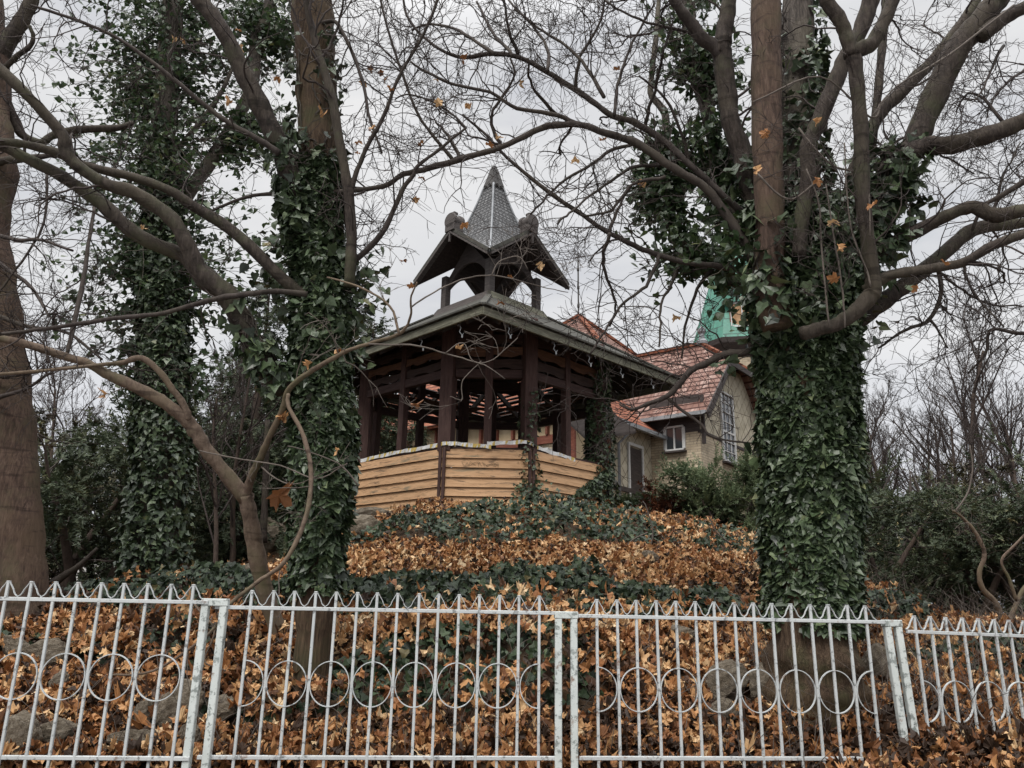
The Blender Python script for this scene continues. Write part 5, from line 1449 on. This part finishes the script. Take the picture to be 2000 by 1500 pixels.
Hy.limb([(85, 1190), (95, 1150), (125, 1125), (155, 1105), (190, 1070)], [26, 22, 14, 10, 6], 11.5, 11.5, "bark_dark", "trunk", 9, .06, dens=.6); Hy.twigs(4, (.3, .8), .1); Hy.finish()
# low red fence far left
rf = empty("red_fence", (-14, 23.5, 1.4), 0, "low dark red board fence far left beyond the pale path", "fence")
for k in range(22):
    MB().box((-22 + k * .62, 23.5, 1.78), .585, .03, .52).build("board", M["red_fence"], rf)
for k in range(0, 23, 3):
    MB().box((-22.31 + k * .62, 23.54, 1.72), .10, .045, .74).build("post", M["red_fence"], rf)
# dry grass and undergrowth along the right bank and fence foot
tb = TubeBatch()
for _ in range(1500):
    if rng.random() < .45: x, y = rng.uniform(1.6, 4.6), rng.uniform(4.5, 5.8)
    else: x, y = rng.uniform(2.6, 7.5), rng.uniform(6.0, 9.5)
    z = gz_(x, y); L = rng.uniform(.15, .5); d = np.array([rng.normal(0, .35), rng.normal(0, .3), 1.0])
    p = np.array([x, y, z]); b = rng.normal(0, .12, 3)
    tb.add(np.array([p, p + d * L * .5, p + d * L + b * [1, 1, .3] - [0, 0, .03]]), [.0026, .002, .001], 3)
for _ in range(420):
    x = rng.uniform(-2.6, 3.0); y = rng.uniform(4.3, 5.4); z = gz_(x, y); L = rng.uniform(.15, .45); d = np.array([rng.normal(0, .6), rng.normal(0, .3), .8]); p = np.array([x, y, z])
    tb.add(np.array([p, p + d * L * .5, p + d * L - [0, 0, .05]]), [.003, .0022, .001], 3)
tag(tb.build("dry_grass", M["twig_light"]), "thin dry stalks and fallen twigs standing out of the leaves", "dry grass", kind="stuff")
for q, lab in (([(1267, 1080), (1275, 1040), (1262, 990), (1255, 980)], "bare twig stuck upright in the ivy on the mound's right half"), ([(1205, 1085), (1235, 1055), (1265, 1040)], "short pale stick lying across leaves on the mound"), ([(1385, 1010), (1400, 1040), (1425, 1060)], "thin fallen stick on the mound's right shoulder")):
    pts = np.array([at(x, y, 8.6) for x, y in q]); 
    tbx = TubeBatch(); tbx.add(smooth_path(pts, 4), .008, 6); tag(tbx.build("fallen_stick", M["twig_light"]), lab, "stick")
# ================================================================ house
K = np.array([6.04, 24.0, 0.0])
U = np.array([-.79, .61, 0]); U /= np.linalg.norm(U)
Vv_ = np.array([U[1], -U[0], 0]); 
if Vv_[0] < 0: Vv_ = -Vv_
Z1 = np.array([0, 0, 1.0])
hs = empty("brick_house", (K[0], K[1], 1.4), 0, "cream brick house with red tiled roofs and a clipped gable behind the gazebo", "house")
def hp(u, v, z): return K + U * u + Vv_ * v + Z1 * z
def wall(name, a, b, z0, z1, mat, th=.2, out=None, parent=hs):
    d = (b - a) / np.linalg.norm(b - a); n = np.array([d[1], -d[0], 0])
    if n[1] > 0: n = -n
    return MB().prism([a + Z1 * z0, b + Z1 * z0, b + Z1 * z1, a + Z1 * z1], -n * th).build(name, M[mat], parent)
W_, RI = 5.8, 10.95
EV = 8.0
# main block : left wall (u), gable wall (v)
wall("wall", hp(0, 0, 0), hp(1.76, 0, 0), 1.2, 7.03, "brick")
wall("wall", hp(0, .0, 0) - Vv_ * .004, hp(1.76, 0, 0) - Vv_ * .004, 7.03, 8.25, "timber_dark")
wall("wall", hp(0, .2, 0), hp(0, W_, 0), 1.2, 6.98, "brick")
MB().prism([hp(-.03, -.03, 6.98), hp(-.03, W_, 6.98), hp(-.03, W_, 7.08), hp(-.03, -.03, 7.08)], U * .1).build("string_course", M["timber_dark"], hs)
# tile hung gable
sl = (RI - EV) / (W_ / 2)
jz = 9.85; ja = (jz - EV) / sl
gp = [hp(-.02, .0, 7.05), hp(-.02, W_, 7.05), hp(-.02, W_, EV), hp(-.02, W_ - ja, jz), hp(-.02, ja, jz), hp(-.02, 0, EV)]
MB().prism(gp, U * .18).build("gable", M["cream"], hs)
wall("wall", hp(1.76, W_, 0), hp(0, W_, 0), 1.2, 8, "brick")
# roofs : ridge along u, clipped at the gable
ov = .45
def roofq(name, pts, mat, th=.10):
    P = [np.asarray(p) for p in pts]
    n = np.cross(P[1] - P[0], P[2] - P[0]); n /= np.linalg.norm(n)
    if n[2] < 0: n = -n
    MB().prism(P, -n * th).build(name, M[mat], hs)
RL = 7.0; c = W_ / 2
ez = EV - ov * sl
jl = (jz + .15); 
roofq("roof", [hp(-ov, -ov, ez), hp(RL, -ov, ez), hp(RL, c, RI + .02), hp(1.0, c, RI + .02), hp(-ov, (jz - EV) / sl, jz)], "tile_pink")
roofq("roof", [hp(-ov, W_ + ov, ez), hp(RL, W_ + ov, ez), hp(RL, c, RI + .02), hp(1.0, c, RI + .02), hp(-ov, W_ - (jz - EV) / sl, jz)], "tile_pink")
roofq("roof", [hp(-ov, ja, jz), hp(-ov, W_ - ja, jz), hp(1.0, c, RI + .02)], "tile_pink")
# dark soffit and bargeboards
for s_ in (0, 1):
    v0, v1 = ((-ov, ja), (W_ + ov, W_ - ja))[s_]
    MB().beam(hp(-ov - .02, v0, ez - .14), hp(-ov - .02, v1, jz - .14), .05, .24).build("barge_board", M["timber_dark"], hs)
MB().beam(hp(-ov - .02, ja - .1, jz - .12), hp(-ov - .02, W_ - ja + .1, jz - .12), .06, .2).build("barge_board", M["timber_dark"], hs)
MB().beam(hp(-ov, -ov - .07, ez - .05), hp(2.2, -ov - .07, ez - .05), .12, .12).build("gutter", M["zinc"], hs)
MB().beam(hp(1.0, c, RI + .05), hp(RL, c, RI + .05), .22, .12).build("ridge", M["tile_orange"], hs)
for s_ in (0, 1): MB().beam(hp(1.0, c, RI + .04), hp(-ov, (ja, W_ - ja)[s_], jz + .04), .18, .10).build("ridge", M["tile_orange"], hs)
MB().beam(hp(-.12, .0, 6.6), hp(-.12, -.0, 8.2), .1, .1, U).build("corner_bracket", M["timber_dark"], hs)
# finial
fi = MB(); rr = [(.02, 0), (.20, .02), (.22, .12), (.12, .22), (.09, .42), (.16, .50), (.17, .60), (.07, .68), (.02, .74), (.02, 2.1)]
th = np.linspace(0, 2*PI, 11)[:-1]
fi.loft([np.array([hp(1.0, c, RI + z) + np.array([math.cos(q) * a, math.sin(q) * a, 0]) for q in th]) for a, z in rr]); fi.build("finial", M["zinc"], hs)
# skylight
q0 = hp(4.2, .7, EV + .7 * sl + .06)
roofq("skylight", [q0, hp(4.9, .7, EV + .7*sl + .06), hp(4.9, 1.7, EV + 1.7*sl + .06), hp(4.2, 1.7, EV + 1.7*sl + .06)], "zinc", .12)
def window(a, d, n, w, z0, z1, cols, rows, fr=.06, bar=.025, frame="frame_white", sill=True):
    """casement set into the wall: a = bottom left, d = along the wall, n = outward"""
    f = MB(); h = z1 - z0
    f.beam(a + Z1 * z0 + n*.02, a + d * w + Z1 * z0 + n*.02, .10, fr); f.beam(a + Z1 * z1 + n*.02, a + d * w + Z1 * z1 + n*.02, .10, fr)
    for t in (0, w): f.beam(a + d * t + Z1 * (z0 + fr/2) + n*.02, a + d * t + Z1 * (z1 - fr/2) + n*.02, .10, fr, n)
    o = f.build("window", M[frame], hs)
    b = MB()
    for i in range(1, cols): b.beam(a + d * w * i / cols + Z1 * (z0 + .03) + n * .018, a + d * w * i / cols + Z1 * (z1 - .03) + n * .018, .05, bar if cols > 2 else fr, n)
    for j in range(1, rows): b.beam(a + d * .03 + Z1 * (z0 + h * j / rows) + n * .020, a + d * (w - .03) + Z1 * (z0 + h * j / rows) + n * .020, .05, bar * (2.4 if j == rows // 2 and rows > 4 else 1))
    if cols > 1 or rows > 1: b.build("glazing_bars", M[frame], o)
    MB().prism([a + Z1 * z0 + n*.006, a + d * w + Z1 * z0 + n*.006, a + d * w + Z1 * z1 + n*.006, a + Z1 * z1 + n*.006], -n * .004).build("pane", M["glass"], o)
    if sill: MB().beam(a - d * .08 + Z1 * (z0 - .07) + n * .06, a + d * (w + .08) + Z1 * (z0 - .07) + n * .06, .2, .06).build("sill", M["timber_dark"], o)
nL = -Vv_; nG = -U
window(hp(1.22, 0, 0), -U, nL, .66, 6.50, 7.26, 2, 1)
window(hp(-.02, 1.75, 0), Vv_, nG, 1.05, 6.35, 8.75, 3, 7)
# low wing: front along v towards the pavement, then along u
L0 = hp(1.76, 0, 0); Pn = L0 - Vv_ * 4.9
def wp(s, z=0): return L0 - Vv_ * s + Z1 * z     # along the wing's right side
wall("wall", wp(0), wp(4.9), 1.2, 5.1, "brick")
MB().prism([wp(0, 5.1) - U*.003, wp(4.9, 5.1) - U*.003, wp(4.9, 7.25) - U*.003, wp(0, 7.25) - U*.003], U * .15).build("wall", M["cream"], hs)
MB().prism([Pn + Z1 * 1.2, Pn + U * 8 + Z1 * 1.2, Pn + U * 8 + Z1 * 6.1, Pn + Z1 * 6.1], Vv_ * .2).build("wall", M["brick"], hs)
MB().prism([Pn + Z1 * 6.1 - Vv_*.002, Pn + U * 8 + Z1 * 6.1 - Vv_*.002, Pn + U * 8 + Z1 * 7.4 - Vv_*.002, Pn + Z1 * 7.4 - Vv_*.002], Vv_ * .2).build("wall", M["render"], hs)
# half timbering on both wing faces
for z in (4.9, 6.16, 7.1):
    MB().beam(Pn - Vv_ * .05 + Z1 * z, Pn + U * 8 - Vv_ * .05 + Z1 * z, .08, .24).build("timber_rail", M["timber_red"], hs)
for t in np.arange(.1, 8, .62):
    MB().beam(Pn + U * t - Vv_ * .048 + Z1 * 6.29, Pn + U * t - Vv_ * .048 + Z1 * 6.97, .07, .17, Vv_).build("timber_stud", M["timber_red"], hs)
for z in (5.05,):
    MB().beam(wp(0, z) - U * .04, wp(4.9, z) - U * .04, .08, .14).build("timber_rail", M["timber_dark"], hs)
for s_ in (2.9, 3.35, 4.85): MB().beam(wp(s_, 4.6) - U * .045, wp(s_, 7.2) - U * .045, .09, .22, U).build("timber_stud", M["timber_red"], hs)
wall("wall", wp(2.95) - U * .02, wp(4.8) - U * .02, 5.2, 7.1, "render", .05)
for t in np.arange(.7, 6.5, 1.15):
    MB().box(Pn + U * t - Vv_ * .14 + Z1 * 5.72, .28, .28, .3, [U, Vv_, Z1]).build("corbel", M["frame_white"], hs)
# wing roof, hipped
wz = 7.2
roofq("roof", [wp(-.2, wz) - U * .5 - Z1*.2, wp(5.4, wz) - U * .5 - Z1*.2, wp(2.6, wz + 2.4) + U * 2.3, wp(-.2, wz + 2.4) + U * 2.3], "tile_orange")
roofq("roof", [wp(5.4, wz) - U * .5 - Z1*.2, wp(5.4, wz) + U * 9 - Z1*.2, wp(2.6, wz + 2.4) + U * 9, wp(2.6, wz + 2.4) + U * 2.3], "tile_orange")
MB().beam(wp(-.0, wz - .27) - U * .56, wp(5.4, wz - .27) - U * .56, .12, .12).build("gutter", M["zinc"], hs)
dp = MB(); dp.tube(np.array([wp(2.35, wz - .3) - U * .56, wp(2.35, wz - .5) - U * .5, wp(2.35, wz - .8) - U * .12, wp(2.35, 1.3) - U * .12]), .05, 8); dp.build("downpipe", M["zinc"], hs, smooth=True)
dp = MB(); dp.tube(np.array([wp(4.2, 5.75) - U * .14, wp(2.4, 5.1) - U * .14]), .05, 8); dp.build("downpipe", M["zinc"], hs, smooth=True)
dr = MB().prism([wp(1.55, 4.3) - U*.012, wp(.75, 4.3) - U*.012, wp(.75, 6.45) - U*.012, wp(1.55, 6.45) - U*.012], -U * .03).build("door", M["timber_dark"], hs)
f2 = MB()
for s_ in (.70, 1.6): f2.beam(wp(s_, 4.3) - U * .05, wp(s_, 6.5) - U * .05, .08, .055, U)
f2.beam(wp(.66, 6.54) - U * .05, wp(1.64, 6.54) - U * .05, .08, .09); f2.build("door_frame", M["frame_white"], dr)
MB().box(wp(.95, 5.4) - U * .06, .05, .12, .05).build("handle", M["iron"], dr)
# tall hipped block behind with the antenna
cx = np.array([2.95, 32.5, 0]); hw = 4.2
def bp(u, v, z): return cx + U * u + Vv_ * v + Z1 * z
bw = MB(); bw.prism([bp(-hw+.4, -hw+.4, 1.2), bp(hw-.4, -hw+.4, 1.2), bp(hw-.4, hw-.4, 1.2), bp(-hw+.4, hw-.4, 1.2)], Z1 * 9.3); bw.build("wall", M["render"], hs)
ap = bp(0, 0, 14.15)
cs = [bp(-hw, -hw, 10.2), bp(hw, -hw, 10.2), bp(hw, hw, 10.2), bp(-hw, hw, 10.2)]
for k in range(4):
    roofq("roof", [cs[k], cs[(k+1)%4], ap], "tile_pink")
    MB().beam(cs[k] + Z1 * .05, ap + Z1 * .06, .2, .12).build("ridge", M["tile_orange"], hs)
    a_, b_ = cs[k] + Z1 * 0, cs[(k+1)%4]
    MB().beam(a_ - Z1*.12, b_ - Z1*.12, .14, .16).build("gutter", M["timber_dark"], hs)
for t in (-2.4, -.8, .8, 2.4):
    window(bp(t - .45, -hw + .4, 0), U, -Vv_, .9, 7.9, 9.5, 2, 2)
# antenna mast
an = empty("roof_antenna", (ap[0], ap[1], 14.1), 0, "thin jointed antenna mast on the tip of the hipped red roof", "antenna")
ma = MB(); 
ma.tube(np.array([ap, ap + Z1 * 3.2]), .035, 6)
for z in (.5, 1.4, 2.3): ma.box(ap + Z1 * z, .11, .11, .12)
ma.tube(np.array([ap + Z1 * 3.2, ap + Z1 * 4.4]), .015, 5)
ma.build("mast", M["iron"], an)
# ---- turret with green spire
tc = np.array([11.2, 36.0, 0]); 
tu = empty("turret", (tc[0], tc[1], 1.4), 0, "round turret with a green copper spire and wooden dormer behind the house", "tower")
def ring(r, z, n=8, ph=.2): return np.array([tc + np.array([r * math.cos(2*PI*k/n + ph), r * math.sin(2*PI*k/n + ph), z]) for k in range(n)])
MB().loft([ring(2.1, 1.2), ring(2.1, 13.4)]).build("wall", M["brick"], tu)
MB().loft([ring(2.25, 13.1), ring(2.6, 13.5), ring(2.65, 13.75), ring(2.3, 13.8)]).build("cornice", M["timber_dark"], tu)
MB().loft([ring(2.5, 13.75), ring(1.68, 16.3), ring(.8, 19.0), ring(.04, 21.4)]).build("spire", M["copper"], tu)
dd = tc - np.array([0, 0, 0]); dn = -tc / np.linalg.norm(tc); ds = np.array([-dn[1], dn[0], 0]); ds = -ds if ds[0] < 0 else ds
b0 = tc + dn * 1.0 + ds * .25 + Z1 * 14.3
dm = MB().box(b0 + dn * .45 + Z1 * .65, 1.15, 1.3, 1.3, [ds, dn, Z1]).build("dormer", M["timber_red"], tu)
MB().loft([np.array([b0 + dn * 1.25 + ds * a + Z1 * z for a, z in ((-.85, 1.28), (-.45, 2.05), (.45, 2.05), (.85, 1.28))]), np.array([b0 - dn * .5 + ds * a + Z1 * z for a, z in ((-.85, 1.5), (-.45, 2.5), (.45, 2.5), (.85, 1.5))])]).build("dormer_roof", M["copper"], tu)
wf = MB()
for t in (-.5, 0, .5): wf.beam(b0 + dn * 1.13 + ds * t + Z1 * .1, b0 + dn * 1.13 + ds * t + Z1 * 1.25, .05, .09, dn)
for z in (.08, 1.24): wf.beam(b0 + dn * 1.13 - ds * .55 + Z1 * z, b0 + dn * 1.13 + ds * .55 + Z1 * z, .05, .09)
wf.build("window_frame", M["frame_white"], dm)
MB().box(b0 + dn * 1.105 + Z1 * .66, 1.0, .01, 1.1, [ds, dn, Z1]).build("shutter", M["shutter"], dm)

# ---- far apartment buildings
def block(label, px, Y, wpx, ytop, mat, nfl, ncol, cat="building"):
    c_ = at(px, 1100, Y); k = mpp(c_); w = wpx * k; zt = at(px, ytop, Y)[2]
    rt = empty("apartment_block", (c_[0], c_[1], 1.4), 0, label, cat)
    MB().box((c_[0], Y + 5, (zt + 1.2) / 2), w, 10, zt - 1.2).build("wall", M[mat], rt)
    MB().box((c_[0], Y + 5, zt + .1), w + .5, 10.5, .25).build("roof", M["zinc"], rt)
    fh = (zt - 1.2) / nfl
    for i in range(nfl):
        for j in range(ncol):
            x = c_[0] - w/2 + w * (j + .5) / ncol; z = 1.2 + fh * (i + .5)
            f = MB(); ww, hh = w / ncol * .42, fh * .5
            for s_ in (-1, 1):
                f.box((x + s_ * ww/2, Y - .03, z), .10, .08, hh + .1); f.box((x, Y - .03, z + s_ * hh/2), ww - .1, .08, .10)
            f.box((x, Y - .028, z), .07, .06, hh - .1)
            o = f.build("window", M["frame_white"], rt)
            MB().box((x, Y - .008, z), ww, .012, hh).build("pane", M["glass"], o)
block("pale yellow apartment block glimpsed between the two left ivy trunks", 400, 60, 60, 960, "yellow_wall", 3, 4)
block("light grey apartment block right of the yellow one, behind bare shrubs", 490, 64, 110, 900, "grey_wall", 4, 6)
block("yellow walled building glimpsed through the right hand yews", 1745, 62, 70, 1000, "yellow_wall", 3, 4)
block("pale grey building seen low behind the far left shrubs", 170, 70, 150, 1050, "grey_wall", 2, 8)
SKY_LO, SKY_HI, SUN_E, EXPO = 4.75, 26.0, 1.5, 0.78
# ================================================================ world, light, camera
SUN_EL, SUN_AZ = R(52), R(205)   # behind the viewer, slightly left
W = bpy.data.worlds.new("World"); S.world = W; W.use_nodes = True
nt = W.node_tree; bg = nt.nodes["Background"]; bg.inputs["Strength"].default_value = .1
sk = nt.nodes.new("ShaderNodeTexSky"); sk.sky_type = "NISHITA"; sk.sun_disc = False
sk.sun_elevation = SUN_EL; sk.sun_rotation = SUN_AZ; sk.dust_density = 3; sk.air_density = 1.2
tc_ = nt.nodes.new("ShaderNodeTexCoord"); sp = nt.nodes.new("ShaderNodeSeparateXYZ"); nt.links.new(tc_.outputs["Generated"], sp.inputs[0])
# overcast deck: brighter overhead, soft cloud structure
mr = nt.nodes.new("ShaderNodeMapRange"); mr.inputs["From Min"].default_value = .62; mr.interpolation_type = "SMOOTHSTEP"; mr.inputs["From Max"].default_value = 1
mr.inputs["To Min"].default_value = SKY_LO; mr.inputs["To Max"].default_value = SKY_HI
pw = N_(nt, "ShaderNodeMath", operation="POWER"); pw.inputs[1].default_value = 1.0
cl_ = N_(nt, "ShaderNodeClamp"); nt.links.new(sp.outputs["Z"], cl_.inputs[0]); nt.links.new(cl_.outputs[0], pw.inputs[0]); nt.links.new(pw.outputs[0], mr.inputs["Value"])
mp_ = nt.nodes.new("ShaderNodeMapping"); mp_.inputs["Scale"].default_value = (1.0, 1.0, 3.6); nt.links.new(tc_.outputs["Generated"], mp_.inputs[0])
nz = noise(nt, mp_.outputs[0], 1.6, 6, .55, .7)
cr = ramp(nt, nz, [(.30, (.70, .72, .775)), (.48, (.95, .95, .96)), (.66, (1.09, 1.08, 1.07))])
hz = ramp(nt, sp.outputs["Z"], [(.10, (.84, .86, .93)), (.32, (1, 1, 1))])
g1_ = mix(nt, 1.0, cr.outputs[0], hz.outputs[0], "MULTIPLY")
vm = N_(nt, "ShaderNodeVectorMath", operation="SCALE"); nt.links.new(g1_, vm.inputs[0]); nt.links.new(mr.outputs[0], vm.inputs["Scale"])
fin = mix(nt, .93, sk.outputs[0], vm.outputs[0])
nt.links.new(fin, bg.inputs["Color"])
sd = bpy.data.lights.new("Sun", "SUN"); sd.energy = SUN_E; sd.angle = R(25); sd.color = (1, .965, .92)
so = bpy.data.objects.new("Sun", sd); COL.objects.link(so)
dv = Vector((math.sin(SUN_AZ) * math.cos(SUN_EL), math.cos(SUN_AZ) * math.cos(SUN_EL), math.sin(SUN_EL)))
so.rotation_euler = dv.to_track_quat("Z", "Y").to_euler(); so.location = (-6, -10, 14)
cd = bpy.data.cameras.new("Camera"); cam = bpy.data.objects.new("Camera", cd); COL.objects.link(cam)
cd.lens = 27; cd.sensor_width = 36; cd.clip_end = 2000; cd.clip_start = .05
m = Matrix(((RGT[0], UPV[0], -FWD[0], EYE[0]), (RGT[1], UPV[1], -FWD[1], EYE[1]), (RGT[2], UPV[2], -FWD[2], EYE[2]), (0, 0, 0, 1)))
cam.matrix_world = m
S.camera = cam
S.view_settings.view_transform = "Standard"; S.view_settings.look = "None"; S.view_settings.exposure = EXPO; S.view_settings.gamma = 1
S.render.engine = "CYCLES"; S.cycles.use_denoising = True
S.cycles.max_bounces = 6; S.cycles.transparent_max_bounces = 4
